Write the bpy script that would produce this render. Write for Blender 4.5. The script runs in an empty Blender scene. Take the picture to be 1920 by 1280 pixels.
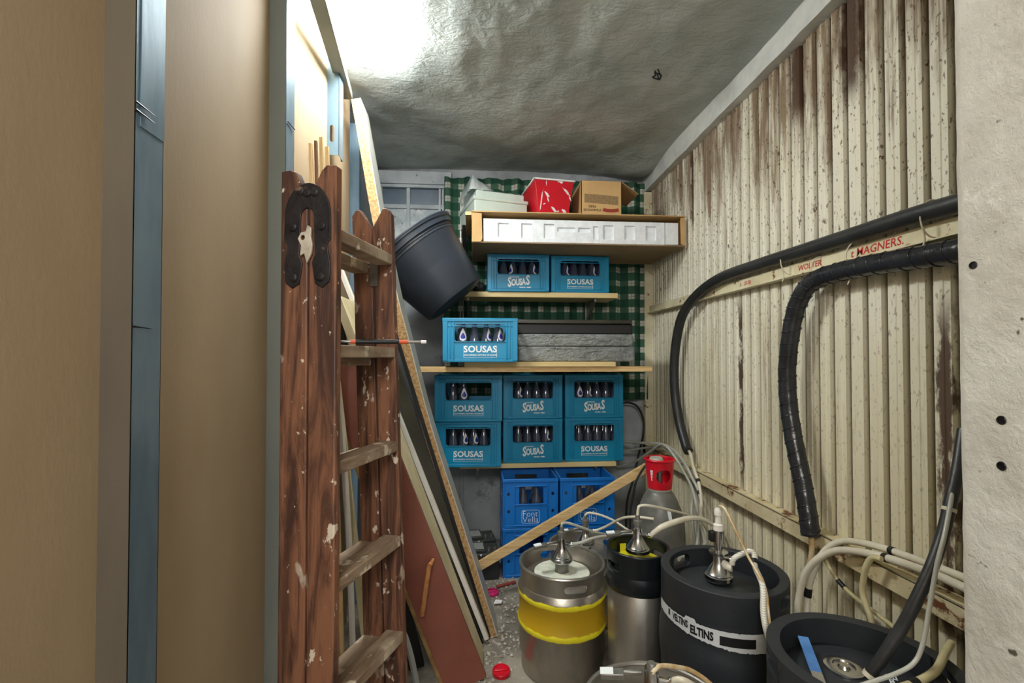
import bpy, bmesh, math, random
from mathutils import Vector, Matrix, noise
from mathutils.geometry import tessellate_polygon
R = math.radians
PI = math.pi
random.seed(7)
scn = bpy.context.scene
col = scn.collection


def srgb(r, g, b):
    def f(c):
        c /= 255.0
        return c / 12.92 if c <= 0.04045 else ((c + 0.055) / 1.055) ** 2.4
    return (f(r), f(g), f(b), 1.0)


# ------------------------------------------------------------ camera, world, lights, exposure
cam_d = bpy.data.cameras.new('camera')
cam = bpy.data.objects.new('camera', cam_d)
col.objects.link(cam)
cam.location = (0, 0, 1.27)
cam.rotation_euler = (R(91.0), 0, R(-4.6))
cam_d.sensor_width = 36.0
cam_d.lens = 36.0 * 880.0 / 1920.0
cam_d.shift_y = 15.0 / 1920.0
cam_d.clip_start = 0.02
scn.camera = cam

world = bpy.data.worlds.new('world')
scn.world = world
world.use_nodes = True
bgn = world.node_tree.nodes['Background']
bgn.inputs[0].default_value = (0.93, 0.97, 1.0, 1)
bgn.inputs[1].default_value = 0.85


def area(name, loc, size_x, size_y, power, color, rot=(0, 0, 0)):
    d = bpy.data.lights.new(name, 'AREA')
    d.shape = 'RECTANGLE'
    d.size, d.size_y = size_x, size_y
    d.energy = power
    d.color = color
    o = bpy.data.objects.new(name, d)
    col.objects.link(o)
    o.location = loc
    o.rotation_euler = rot
    return o


# unseen fill light added behind the camera to brighten what faces it
area('rear_fill_light', (-0.25, -1.0, 2.25), 0.9, 0.5, 35.0, (1.0, 0.96, 0.89), (R(42), 0, 0))
LAMP_EMIT = 72.0

vs = scn.view_settings
vs.view_transform = 'Standard'
vs.look = 'None'
vs.exposure = 0.25
vs.gamma = 1.0
vs.use_curve_mapping = False
try:
    scn.cycles.max_bounces = 8
    scn.cycles.diffuse_bounces = 5
    scn.cycles.glossy_bounces = 4
    scn.cycles.transmission_bounces = 6
    scn.cycles.sample_clamp_indirect = 6.0
    scn.cycles.use_denoising = True
except Exception:
    pass


# ------------------------------------------------------------ materials
class N:
    def __init__(self, m):
        self.m, self.nt = m, m.node_tree
        self.b = self.nt.nodes['Principled BSDF']
        tc = self.nt.nodes.new('ShaderNodeTexCoord')
        self.co = tc.outputs['Object']
        self.sep = None

    def new(self, t, **kw):
        n = self.nt.nodes.new('ShaderNode' + t)
        for k, v in kw.items():
            setattr(n, k, v)
        return n

    def put(self, sock, v):
        if hasattr(v, 'is_output'):
            self.nt.links.new(v, sock)
        else:
            sock.default_value = v

    def xyz(self):
        if not self.sep:
            self.sep = self.new('SeparateXYZ')
            self.put(self.sep.inputs[0], self.co)
        return self.sep.outputs

    def scale(self, s):
        m = self.new('Mapping')
        self.put(m.inputs['Vector'], self.co)
        m.inputs['Scale'].default_value = s
        return m.outputs[0]

    def noise(self, scale, stretch=None, detail=4, rough=0.6, dist=0.0):
        n = self.new('TexNoise')
        self.put(n.inputs['Vector'], self.scale(stretch) if stretch else self.co)
        n.inputs['Scale'].default_value = scale
        n.inputs['Detail'].default_value = detail
        n.inputs['Roughness'].default_value = rough
        n.inputs['Distortion'].default_value = dist
        return n.outputs['Fac']

    def math(self, op, a, b=0.0, c=None, clamp=False):
        n = self.new('Math', operation=op, use_clamp=clamp)
        self.put(n.inputs[0], a)
        self.put(n.inputs[1], b)
        if c is not None:
            self.put(n.inputs[2], c)
        return n.outputs[0]

    def ramp(self, v, lo, hi):
        n = self.new('MapRange', clamp=True, interpolation_type='SMOOTHSTEP')
        self.put(n.inputs[0], v)
        n.inputs[1].default_value = lo
        n.inputs[2].default_value = hi
        return n.outputs[0]

    def mix(self, f, a, b):
        n = self.new('Mix', data_type='RGBA')
        self.put(n.inputs[0], f)
        self.put(n.inputs[6], a)
        self.put(n.inputs[7], b)
        return n.outputs[2]

    def bump(self, h, strength=0.3, dist=0.01):
        n = self.new('Bump')
        n.inputs['Strength'].default_value = strength
        n.inputs['Distance'].default_value = dist
        self.put(n.inputs['Height'], h)
        self.put(self.b.inputs['Normal'], n.outputs[0])

    def base(self, v):
        self.put(self.b.inputs['Base Color'], v)

    def set(self, rough=None, metal=None, **kw):
        if rough is not None:
            self.put(self.b.inputs['Roughness'], rough)
        if metal is not None:
            self.put(self.b.inputs['Metallic'], metal)
        for k, v in kw.items():
            self.put(self.b.inputs[k.replace('_', ' ')], v)


def newmat(name):
    m = bpy.data.materials.new(name)
    m.use_nodes = True
    return m, N(m)


def mat(name, c1, c2=None, scale=6, rough=0.5, metal=0.0, bump=0.0, bscale=60, stretch=None, spot=None, dist=0.01):
    """plain material: two colours mixed by noise, optional spots (colour, scale, lo, hi), optional bump"""
    m, n = newmat(name)
    c1 = srgb(*c1)
    c2 = srgb(*c2) if c2 else tuple(x * 0.78 for x in c1[:3]) + (1,)
    v = n.mix(n.ramp(n.noise(scale, stretch), 0.35, 0.68), c1, c2)
    if spot:
        v = n.mix(n.ramp(n.noise(spot[1], stretch, 5, 0.7), spot[2], spot[3]), v, srgb(*spot[0]))
    n.base(v)
    n.set(rough, metal)
    if bump:
        n.bump(n.noise(bscale, stretch, 5), bump, dist)
    return m


def wood(name, c1, c2, rough=0.6, axis=2, paint=None, scale=7.0):
    m, n = newmat(name)
    st = [1.0, 1.0, 1.0]
    st[axis] = 0.09
    g = n.noise(scale * 3.2, tuple(st), 6, 0.65, 1.2)
    v = n.mix(n.ramp(g, 0.38, 0.62), srgb(*c1), srgb(*c2))
    fine = n.noise(scale * 22, tuple(st), 2, 0.5)
    v = n.mix(n.math('MULTIPLY', n.ramp(fine, 0.5, 0.75), 0.35), v, tuple(x * 0.4 for x in srgb(*c2)[:3]) + (1,))
    if paint:
        for (pc, ps, lo, hi) in paint:
            v = n.mix(n.ramp(n.noise(ps, (1, 1, 0.6), 4, 0.62), lo, hi), v, srgb(*pc))
    n.base(v)
    n.set(rough)
    n.bump(g, 0.25, 0.004)
    return m


M = {}
# plaster ceiling
m, n = newmat('ceiling_plaster')
n.base(n.mix(n.ramp(n.noise(2.2, None, 5), 0.35, 0.7), srgb(190, 196, 193), srgb(164, 172, 170)))
n.set(0.85)
n.bump(n.math('ADD', n.noise(13, (1, 1.6, 1), 6, 0.62, 1.0), n.math('MULTIPLY', n.noise(60, None, 4), 0.25)), 0.5, 0.022)
M['ceiling'] = m
M['floor'] = mat('floor_concrete', (152, 145, 132), (104, 98, 88), 5, 0.85, 0, 0.5, 30, None, ((178, 172, 160), 26, 0.60, 0.7))
M['backwall'] = mat('back_plaster', (178, 184, 190), (128, 130, 130), 1.6, 0.85, 0, 0.3, 24, None, ((72, 68, 64), 4, 0.56, 0.74))
m, n = newmat('pillar_concrete')
v = n.mix(n.ramp(n.noise(3.0, None, 5), 0.35, 0.7), srgb(222, 219, 210), srgb(188, 182, 168))
v = n.mix(n.ramp(n.noise(34, None, 2), 0.70, 0.75), v, srgb(92, 86, 76))
v = n.mix(n.ramp(n.noise(9, None, 5, 0.7), 0.60, 0.72), v, srgb(236, 234, 228))
v = n.mix(n.math('MULTIPLY', n.ramp(n.noise(5, (1, 1, 0.6), 6, 0.7), 0.58, 0.74), 0.6), v, srgb(162, 148, 126))
n.base(v); n.set(0.85); n.bump(n.noise(18, None, 7, 0.7), 0.6, 0.016)
M['pillar'] = m
# rusty corrugated sheet: the rust keeps to its own streaks, patches and seams
m, n = newmat('rusty_painted_sheet')
x, y, z = n.xyz()[0], n.xyz()[1], n.xyz()[2]
v = n.mix(n.ramp(n.noise(2.0, (1, 1, 0.5), 4), 0.35, 0.7), srgb(234, 231, 214), srgb(218, 213, 190))
low = n.math('MULTIPLY', n.ramp(z, 1.6, 0.5), 0.5)
v = n.mix(low, v, srgb(222, 208, 164))
rust, rust2 = srgb(74, 48, 32), srgb(118, 88, 58)
strk = n.noise(14, (1, 1.3, 0.10), 5, 0.7)
top = n.math('MULTIPLY', n.ramp(z, 1.75, 2.45), 0.23)
v = n.mix(n.math('MULTIPLY', n.ramp(n.math('ADD', strk, top), 0.58, 0.78), 0.85), v, rust2)
hi = n.math('MULTIPLY_ADD', n.ramp(z, 0.9, 2.1), 0.62, 0.38)
v = n.mix(n.math('MULTIPLY', hi, n.math('MULTIPLY', n.ramp(n.noise(95, (1, 1, 0.5), 3, 0.6), 0.59, 0.66), 0.85)), v, srgb(104, 84, 62))
v = n.mix(n.math('MULTIPLY', hi, n.ramp(n.noise(52, (1, 1, 0.5), 3, 0.6), 0.66, 0.71)), v, srgb(92, 66, 46))
v = n.mix(n.math('MULTIPLY', n.ramp(x, 1.268, 1.282), 0.85), v, srgb(92, 78, 58))
for (y0, w, za, zb) in ((2.135, 0.020, 0.62, 1.62), (1.165, 0.026, 0.45, 1.50), (2.62, 0.022, 1.95, 2.6), (1.72, 0.05, 2.15, 2.7), (1.47, 0.05, 2.1, 2.7)):
    d = n.math('ABSOLUTE', n.math('SUBTRACT', y, y0))
    d = n.math('ADD', d, n.math('MULTIPLY', n.math('SUBTRACT', n.noise(22, (1, 1, 0.4), 5, 0.7), 0.5), 0.09))
    k = n.ramp(d, w, w * 0.4)
    k = n.math('MULTIPLY', k, n.math('MULTIPLY', n.ramp(z, za, za + 0.12), n.ramp(z, zb, zb - 0.2)))
    v = n.mix(n.math('MULTIPLY', k, 0.95), v, rust)
n.base(v); n.set(0.55); n.bump(n.noise(45, None, 4), 0.18, 0.006)
M['sheet'] = m
M['rail'] = mat('rail_paint', (226, 219, 190), (206, 196, 160), 5, 0.55, 0, 0.2, 50, None, ((112, 66, 34), 17, 0.60, 0.68))
M['rustrail'] = mat('rusty_rail_paint', (220, 208, 172), (196, 180, 138), 5, 0.6, 0, 0.3, 50, None, ((106, 62, 34), 12, 0.54, 0.63))
M['cornice'] = mat('cornice_paint', (226, 230, 228), (200, 205, 204), 5, 0.7, 0, 0.5, 22, None, ((124, 110, 84), 16, 0.66, 0.74))
M['panel'] = mat('kraft_board', (168, 147, 117), (152, 130, 100), 1.4, 0.75, 0, 0.06, 90, (1, 1, 0.4), ((150, 128, 112), 2.6, 0.70, 0.86))
M['zinc'] = mat('galvanised_steel', (126, 148, 162), (98, 122, 138), 9, 0.45, 0.5, 0.05, 60, (1, 1, 0.3))
M['web1'] = mat('brown_web', (98, 88, 74), (84, 75, 62), 3, 0.85, 0, 0.1, 60, (1, 1, 0.3))
M['web2'] = mat('grey_web', (120, 124, 116), (104, 108, 102), 3, 0.8, 0, 0.1, 60, (1, 1, 0.3))
M['topbar'] = mat('grey_timber_batten', (136, 142, 138), (120, 126, 122), 4, 0.7)
M['screw'] = mat('dark_screw', (52, 52, 54), None, 6, 0.4, 0.8)
M['whitewood'] = mat('whitewashed_timber', (196, 204, 208), (164, 172, 178), 5, 0.75, 0, 0.3, 30, None, ((92, 92, 92), 14, 0.66, 0.74))
M['pane'] = mat('dusty_dark_pane', (86, 104, 122), (66, 82, 98), 3, 0.4)
M['panewhite'] = mat('limewashed_pane', (222, 226, 226), (170, 180, 184), 9, 0.7, 0, 0.6, 26, None, ((96, 104, 110), 22, 0.60, 0.68))
# tartan
m, n = newmat('tartan_cloth')
x, z = n.xyz()[0], n.xyz()[2]
def stripe(c, p, w, ph=0.0):
    f = n.math('FRACT', n.math('ADD', n.math('DIVIDE', c, p), ph))
    return n.math('LESS_THAN', f, w)
sx, sz = stripe(x, 0.092, 0.42, 0.2), stripe(z, 0.094, 0.40, 0.1)
v = n.mix(n.math('MULTIPLY', n.math('ADD', sx, sz), 0.42), srgb(26, 72, 54), srgb(84, 122, 100))
v = n.mix(n.math('MULTIPLY', sx, sz), v, srgb(188, 190, 178))
rx, rz = stripe(x, 0.092, 0.05, 0.01), stripe(z, 0.094, 0.05, 0.93)
v = n.mix(n.math('MULTIPLY', n.math('MAXIMUM', rx, rz), 0.45), v, srgb(96, 60, 50))
n.base(v); n.set(0.9); n.bump(n.noise(260), 0.15, 0.002)
M['tartan'] = m
M['ladder'] = wood('ladder_wood', (132, 88, 63), (66, 41, 32), 0.55, 2,
                   [((172, 154, 136), 7.5, 0.60, 0.64), ((206, 192, 172), 24, 0.635, 0.67), ((196, 180, 160), 60, 0.66, 0.70), ((60, 34, 24), 5, 0.62, 0.8)])
M['tread'] = wood('ladder_tread_wood', (150, 128, 106), (118, 96, 76), 0.65, 1,
                  [((206, 192, 168), 11, 0.56, 0.62), ((182, 166, 144), 5, 0.45, 0.7)])
M['cutwood'] = mat('bare_cut_wood', (206, 170, 128), (180, 142, 100), 9, 0.7)
M['hinge'] = mat('black_hinge_paint', (34, 32, 34), (52, 48, 48), 12, 0.38, 0.3, 0.3, 34, None, ((128, 104, 88), 22, 0.66, 0.72))
M['latch'] = mat('paint_stained_latch', (206, 196, 178), (168, 156, 138), 20, 0.5, 0.2)
M['pine'] = wood('pale_pine', (224, 192, 140), (202, 166, 112), 0.6, 0, [((128, 88, 52), 9, 0.72, 0.78)])
M['pine_z'] = wood('pale_pine_upright', (222, 188, 132), (190, 150, 96), 0.6, 2)
M['shelfwood'] = mat('shelf_board', (226, 204, 150), (206, 180, 124), 4, 0.6, 0, 0.1, 40, (0.2, 1, 1))
M['brownstrip'] = wood('brown_strip_wood', (124, 84, 54), (92, 60, 38), 0.65, 2)
M['chip'] = mat('chipboard', (188, 152, 104), (140, 106, 68), 70, 0.8, 0, 0.5, 90, None, ((112, 80, 50), 90, 0.60, 0.68))
M['laminate'] = mat('grey_laminate', (190, 190, 182), (176, 176, 168), 3, 0.35)
M['whiteboard'] = mat('white_board', (232, 228, 220), (214, 208, 198), 4, 0.55)
M['creamboard'] = mat('cream_board', (214, 202, 166), (192, 178, 138), 5, 0.6, 0, 0.1, 50, None, ((120, 100, 70), 20, 0.68, 0.76))
M['darkboard'] = mat('dark_olive_board', (62, 60, 50), (44, 43, 36), 4, 0.3)
M['blackboard'] = mat('black_board', (24, 24, 25), (16, 16, 17), 4, 0.4)
M['redpanel'] = mat('red_brown_panel', (134, 78, 62), (116, 64, 50), 2.4, 0.42, 0, 0.05, 60, None, ((92, 54, 34), 6, 0.66, 0.8))
M['ochre'] = mat('ochre_edge', (150, 118, 70), (118, 88, 50), 14, 0.7)
M['copper'] = mat('copper_pipe', (206, 146, 92), (166, 106, 60), 18, 0.3, 0.25)
M['grey'] = mat('grey_plastic', (150, 152, 148), None, 4, 0.5)
M['bucket'] = mat('black_tub_plastic', (50, 56, 66), (44, 50, 58), 3, 0.42)
M['crate'] = mat('teal_blue_crate', (0, 138, 182), (0, 124, 168), 3, 0.4, 0, 0.04, 80)
M['crate2'] = mat('bright_blue_crate', (10, 112, 196), (8, 98, 180), 3, 0.42)
M['print'] = mat('white_print', (236, 242, 244), (226, 232, 234), 6, 0.5)
M['glass'] = mat('dark_bottle_glass', (66, 74, 92), (48, 55, 72), 6, 0.08)
M['glass'].node_tree.nodes['Principled BSDF'].inputs['Coat Weight'].default_value = 0.6
M['label'] = mat('white_label', (232, 232, 236), None, 4, 0.5)
M['blue'] = mat('label_blue', (36, 44, 150), (28, 34, 120), 6, 0.45)
M['cap'] = mat('bottle_cap_blue', (40, 60, 110), None, 6, 0.3)
M['card'] = mat('cardboard', (206, 170, 118), (192, 154, 102), 3, 0.8, 0, 0.06, 60)
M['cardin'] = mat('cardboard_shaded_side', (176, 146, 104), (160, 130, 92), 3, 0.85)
M['shadecard'] = mat('shaded_underside_cardboard', (158, 136, 106), (138, 118, 92), 3, 0.9)  # shade under the carton put into a darker cardboard colour
M['cardprint'] = mat('brown_print', (132, 108, 74), (156, 130, 92), 90, 0.85)
M['ink'] = mat('dark_ink', (66, 48, 34), None, 6, 0.8)
M['redink'] = mat('red_brown_ink', (160, 62, 44), None, 6, 0.8)
M['foam'] = mat('white_polystyrene', (238, 242, 246), (226, 231, 236), 30, 0.8, 0, 0.1, 160)
M['redplastic'] = mat('red_plastic', (206, 16, 38), (186, 12, 32), 4, 0.35)
M['pinkplastic'] = mat('pink_plastic', (214, 40, 116), None, 4, 0.4)
M['splash'] = mat('white_paint', (240, 236, 238), None, 8, 0.5)
M['greybox'] = mat('grey_green_plastic', (196, 208, 200), (182, 196, 188), 3, 0.45)
m, n = newmat('clear_film')
n.base(srgb(222, 230, 230)); n.set(0.2, 0, Alpha=0.6); n.bump(n.noise(30, None, 5), 0.8, 0.02)
M['film'] = m
m, n = newmat('wrapped_grey_board')
f = n.noise(7, (1.0, 1, 2.6), 3, 0.5, 2.0)
n.base(n.mix(n.ramp(n.noise(5), 0.3, 0.7), srgb(146, 150, 150), srgb(116, 122, 122)))
n.set(0.16); n.bump(n.math('ADD', f, n.math('MULTIPLY', n.noise(26, (1, 1, 1), 5, 0.6, 1.5), 0.5)), 0.8, 0.04)
n.b.inputs['Coat Weight'].default_value = 0.5
M['wrap'] = m
M['steel'] = mat('keg_steel', (186, 182, 174), (160, 155, 148), 7, 0.36, 0.9, 0.08, 50, (1, 1, 0.5))
M['brightsteel'] = mat('bright_steel', (206, 206, 206), (188, 188, 190), 6, 0.18, 1.0)
M['zincdull'] = mat('cast_metal', (150, 148, 142), (120, 118, 112), 12, 0.4, 0.7)
m, n = newmat('keg_steel_yellow_bands')
z = n.xyz()[2]
wob = n.math('MULTIPLY', n.math('SUBTRACT', n.noise(20, None, 5, 0.7), 0.5), 0.022)
zz = n.math('ADD', z, wob)
v = n.mix(n.ramp(n.noise(7, (1, 1, .5)), 0.35, 0.68), srgb(176, 170, 160), srgb(150, 144, 136))
inb = n.math('MULTIPLY', n.ramp(zz, 0.183, 0.188), n.ramp(zz, 0.327, 0.322))
v = n.mix(inb, v, srgb(186, 150, 20))
hoop = n.math('MAXIMUM', n.math('MULTIPLY', n.ramp(zz, 0.183, 0.188), n.ramp(zz, 0.210, 0.204)),
              n.math('MULTIPLY', n.ramp(zz, 0.302, 0.308), n.ramp(zz, 0.327, 0.322)))
v = n.mix(hoop, v, srgb(240, 228, 44))
n.base(v)
n.set(n.math('ADD', n.math('MULTIPLY', inb, 0.15), 0.36), n.math('MULTIPLY', n.math('SUBTRACT', 1.0, inb), 0.9))
n.bump(n.noise(50), 0.08, 0.004)
M['kegyellow'] = m
M['rubber'] = mat('black_rubber', (40, 44, 49), (33, 36, 41), 4, 0.55, 0, 0.08, 80, None, ((66, 70, 74), 7, 0.66, 0.85))
M['rubberdark'] = mat('black_collar', (26, 32, 35), (20, 25, 28), 4, 0.3)
M['disc'] = mat('printed_paper_disc', (226, 226, 208), (196, 204, 190), 30, 0.6)
M['yellowdisc'] = mat('yellow_paper_disc', (226, 214, 30), (190, 184, 40), 16, 0.5)
M['tapepaper'] = mat('torn_white_label', (218, 222, 224), (196, 200, 202), 8, 0.5, 0, 0.2, 40)
M['black'] = mat('black_matt', (22, 22, 24), None, 5, 0.5)
m, n = newmat('black_foam_hose')
n.base(n.mix(n.ramp(n.noise(12), 0.4, 0.7), srgb(36, 37, 38), srgb(48, 49, 50))); n.set(0.42); n.bump(n.noise(40), 0.2, 0.006)
M['foamhose'] = m
M['tapehose'] = mat('black_tape_hose', (34, 35, 38), (44, 46, 50), 12, 0.22, 0, 0.25, 30)
M['tube'] = mat('milky_tube', (224, 218, 200), (206, 198, 176), 10, 0.3)
M['tubegrey'] = mat('grey_tube', (186, 186, 176), (168, 168, 158), 10, 0.35)
M['tubeyellow'] = mat('yellowed_tube', (206, 196, 156), (188, 176, 132), 10, 0.3)
m, n = newmat('braided_tube')
w = n.new('TexWave'); w.inputs['Scale'].default_value = 60; w.bands_direction = 'Z'
n.put(w.inputs['Vector'], n.co)
n.base(n.mix(w.outputs['Fac'], srgb(230, 228, 216), srgb(190, 188, 176))); n.set(0.3)
M['braid'] = m
M['goldtube'] = mat('amber_tube', (190, 152, 96), (220, 204, 170), 14, 0.25)
M['tie'] = mat('cable_tie', (214, 206, 184), None, 5, 0.5)
M['redpen'] = mat('red_marker', (190, 34, 30), None, 5, 0.7)
M['gascyl'] = mat('grey_cylinder_paint', (118, 118, 112), (92, 92, 88), 6, 0.4, 0.1, 0.1, 40, None, ((62, 58, 52), 9, 0.6, 0.72))
M['battery'] = mat('battery_case', (44, 46, 48), (34, 36, 38), 5, 0.4)
M['batterylid'] = mat('battery_lid', (62, 64, 62), (50, 52, 50), 5, 0.4)
M['rubble'] = mat('rubble', (196, 188, 174), (132, 122, 110), 40, 0.85)
M['bluestrap'] = mat('blue_strap', (84, 132, 190), (66, 112, 172), 16, 0.5)
M['orange'] = mat('orange_plastic', (226, 96, 52), None, 5, 0.4)
M['ferrule'] = mat('brush_ferrule', (190, 188, 182), None, 5, 0.25, 0.8)
M['lamphousing'] = mat('lamp_housing', (230, 232, 230), None, 5, 0.5)
m, n = newmat('lamp_diffuser')
n.base((1, 1, 1, 1))
n.b.inputs['Emission Color'].default_value = (0.97, 1.0, 0.97, 1)
n.b.inputs['Emission Strength'].default_value = LAMP_EMIT
M['lamp'] = m


# ------------------------------------------------------------ mesh builder
_text = {}


def text_geo(s, size, bold=0.0, shear=0.0, spacing=1.0):
    key = (s, size, bold, shear, spacing)
    if key not in _text:
        c = bpy.data.curves.new('text', 'FONT')
        c.body = s
        c.size = size
        c.offset = bold
        c.shear = shear
        c.space_character = spacing
        c.align_x, c.align_y = 'CENTER', 'CENTER'
        c.resolution_u = 2
        o = bpy.data.objects.new('text', c)
        me = o.to_mesh()
        _text[key] = ([v.co.copy() for v in me.vertices], [tuple(p.vertices) for p in me.polygons])
        o.to_mesh_clear()
        bpy.data.objects.remove(o)
        bpy.data.curves.remove(c)
    return _text[key]


def smooth_path(pts, k=5):
    pts = [Vector(p) for p in pts]
    if len(pts) < 3:
        return pts
    out = []
    for i in range(len(pts) - 1):
        p0, p1, p2, p3 = pts[max(i - 1, 0)], pts[i], pts[i + 1], pts[min(i + 2, len(pts) - 1)]
        for j in range(k):
            t = j / k
            out.append(0.5 * ((2 * p1) + (p2 - p0) * t + (2 * p0 - 5 * p1 + 4 * p2 - p3) * t * t + (3 * p1 - p0 - 3 * p2 + p3) * t ** 3))
    out.append(pts[-1])
    return out


def T(x=0, y=0, z=0, rx=0, ry=0, rz=0):
    return Matrix.Translation((x, y, z)) @ Matrix.Rotation(rz, 4, 'Z') @ Matrix.Rotation(ry, 4, 'Y') @ Matrix.Rotation(rx, 4, 'X')


def rrect(x0, z0, x1, z1, r, k=4):
    pts = []
    for cx, cz, a in ((x1 - r, z1 - r, 0), (x0 + r, z1 - r, 90), (x0 + r, z0 + r, 180), (x1 - r, z0 + r, 270)):
        for i in range(k + 1):
            t = R(a + 90 * i / k)
            pts.append((cx + r * math.cos(t), cz + r * math.sin(t)))
    return pts


XZ = Matrix(((1, 0, 0, 0), (0, 0, -1, 0), (0, 1, 0, 0), (0, 0, 0, 1)))   # plane (x, y) -> (x, z), facing -Y


class B:
    def __init__(self):
        self.v, self.f = [], []

    def add(self, vs, fs, m=None):
        o = len(self.v)
        for p in vs:
            p = Vector(p)
            self.v.append(m @ p if m is not None else p)
        for q in fs:
            self.f.append([i + o for i in q])
        return self

    def box(self, x0, x1, y0, y1, z0, z1, m=None):
        vs = [(x, y, z) for x in (x0, x1) for y in (y0, y1) for z in (z0, z1)]
        return self.add(vs, [(0, 1, 3, 2), (4, 6, 7, 5), (0, 4, 5, 1), (2, 3, 7, 6), (0, 2, 6, 4), (1, 5, 7, 3)], m)

    def tube(self, pts, r, n=10, k=5, closed=False, twist=None):
        pts = smooth_path(pts, k) if k > 1 else [Vector(p) for p in pts]
        L = len(pts)
        vs, fs = [], []
        up = None
        for i, p in enumerate(pts):
            if closed:
                d = pts[(i + 1) % L] - pts[i - 1]
            else:
                d = pts[min(i + 1, L - 1)] - pts[max(i - 1, 0)]
            d.normalize()
            if up is None:
                up = d.orthogonal().normalized()
            up = (up - d * up.dot(d)).normalized()
            w = d.cross(up)
            rr = r(i / (L - 1)) if callable(r) else r
            for j in range(n):
                a = 2 * PI * j / n
                q = rr
                if twist:
                    q = rr * (1 + twist[0] * math.sin(a + i * twist[1]))
                vs.append(p + (up * math.cos(a) + w * math.sin(a)) * q)
        for i in range(L if closed else L - 1):
            for j in range(n):
                a, b = i * n + j, i * n + (j + 1) % n
                c, d2 = ((i + 1) % L) * n + (j + 1) % n, ((i + 1) % L) * n + j
                fs.append((a, b, c, d2))
        if not closed:
            fs.append(tuple(range(n - 1, -1, -1)))
            fs.append(tuple((L - 1) * n + j for j in range(n)))
        return self.add(vs, fs)

    def ring(self, c, R0, r, n=40, k=8, m=None):
        o = B().tube([(c[0] + R0 * math.cos(2 * PI * i / n), c[1] + R0 * math.sin(2 * PI * i / n), c[2]) for i in range(n)], r, k, 1, True)
        return self.add(o.v, o.f, m)

    def lathe(self, prof, n=32, m=None):
        vs, fs, rows = [], [], []
        for (r, z) in prof:
            if r < 1e-5:
                rows.append([len(vs)])
                vs.append((0, 0, z))
            else:
                rows.append(list(range(len(vs), len(vs) + n)))
                vs += [(r * math.cos(2 * PI * j / n), r * math.sin(2 * PI * j / n), z) for j in range(n)]
        for a, b in zip(rows, rows[1:]):
            for j in range(n):
                k = (j + 1) % n
                if len(a) == 1 and len(b) == 1:
                    break
                if len(a) == 1:
                    fs.append((a[0], b[k], b[j]))
                elif len(b) == 1:
                    fs.append((a[j], a[k], b[0]))
                else:
                    fs.append((a[j], a[k], b[k], b[j]))
        return self.add(vs, fs, m)

    def cyl(self, p0, p1, r, n=12):
        return self.tube([p0, p1], r, n, 1)

    def plate(self, outer, holes=(), th=0.004, m=None):
        """flat plate in the XY plane from z=0 to z=th, with holes"""
        loops = [list(outer)] + [list(h) for h in holes]
        tris = tessellate_polygon([[Vector((p[0], p[1], 0)) for p in l] for l in loops])
        flat = [p for l in loops for p in l]
        N_ = len(flat)
        vs = [(p[0], p[1], 0) for p in flat] + [(p[0], p[1], th) for p in flat]
        fs = []
        for t in tris:
            a, b, c = (flat[i] for i in t)
            if (b[0] - a[0]) * (c[1] - a[1]) - (b[1] - a[1]) * (c[0] - a[0]) < 0:
                t = (t[0], t[2], t[1])
            fs.append((t[2], t[1], t[0]))
            fs.append(tuple(i + N_ for i in t))
        o = 0
        for l in loops:
            K = len(l)
            for i in range(K):
                a, b = o + i, o + (i + 1) % K
                fs.append((a, b, b + N_, a + N_))
            o += K
        return self.add(vs, fs, m)

    def text(self, s, size, m, bold=0.0, shear=0.0, spacing=1.0, wrap=None):
        vs, fs = text_geo(s, size, bold, shear, spacing)
        if wrap:                                        # wrapped round a vertical cylinder: (radius, angle, z)
            r, a0, z0 = wrap[:3]
            sx = wrap[3] if len(wrap) > 3 else 1.0
            vs = [Vector((r * math.cos(a0 + p.x * sx / r), r * math.sin(a0 + p.x * sx / r), z0 + p.y)) for p in vs]
        return self.add(vs, fs, m)

    def shell(self, r0, r1, z0, z1, th, slots=(), n=72, m=None):
        """standing ring wall (outer radius r0 below, r1 above) with stadium shaped hand holes (angle, zc, width, height)"""
        angs = [2 * PI * i / n for i in range(n)]
        for (a, zc, w, h) in slots:
            hw = w / 2 / r0
            e = h / 2 / r0
            for t in (0.0, 0.04, 0.15, 0.35, 0.65, 1.0):
                angs += [a - hw + e * t, a + hw - e * t]
        angs = sorted(set(round(x % (2 * PI), 6) for x in angs))
        zc0 = slots[0][1] if slots else (z0 + z1) / 2

        def half(t):
            for (a, zc, w, h) in slots:
                d = abs((t - a + PI) % (2 * PI) - PI) * r0
                if d < w / 2:
                    q = w / 2 - d
                    hh = h / 2
                    return math.sqrt(max(hh * hh - max(hh - q, 0) ** 2, 0)) + 1e-4
            return 0.0
        K = len(angs)
        vs, fs = [], []
        for t in angs:
            h = half(t)
            for zz in (z0, zc0 - max(h, 1e-4), zc0 + max(h, 1e-4), z1):
                f_ = (zz - z0) / (z1 - z0)
                ro = r0 + (r1 - r0) * f_
                vs.append((ro * math.cos(t), ro * math.sin(t), zz))
                vs.append(((ro - th) * math.cos(t), (ro - th) * math.sin(t), zz))
        I = lambda j, k, s: (j % K) * 8 + k * 2 + s
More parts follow.
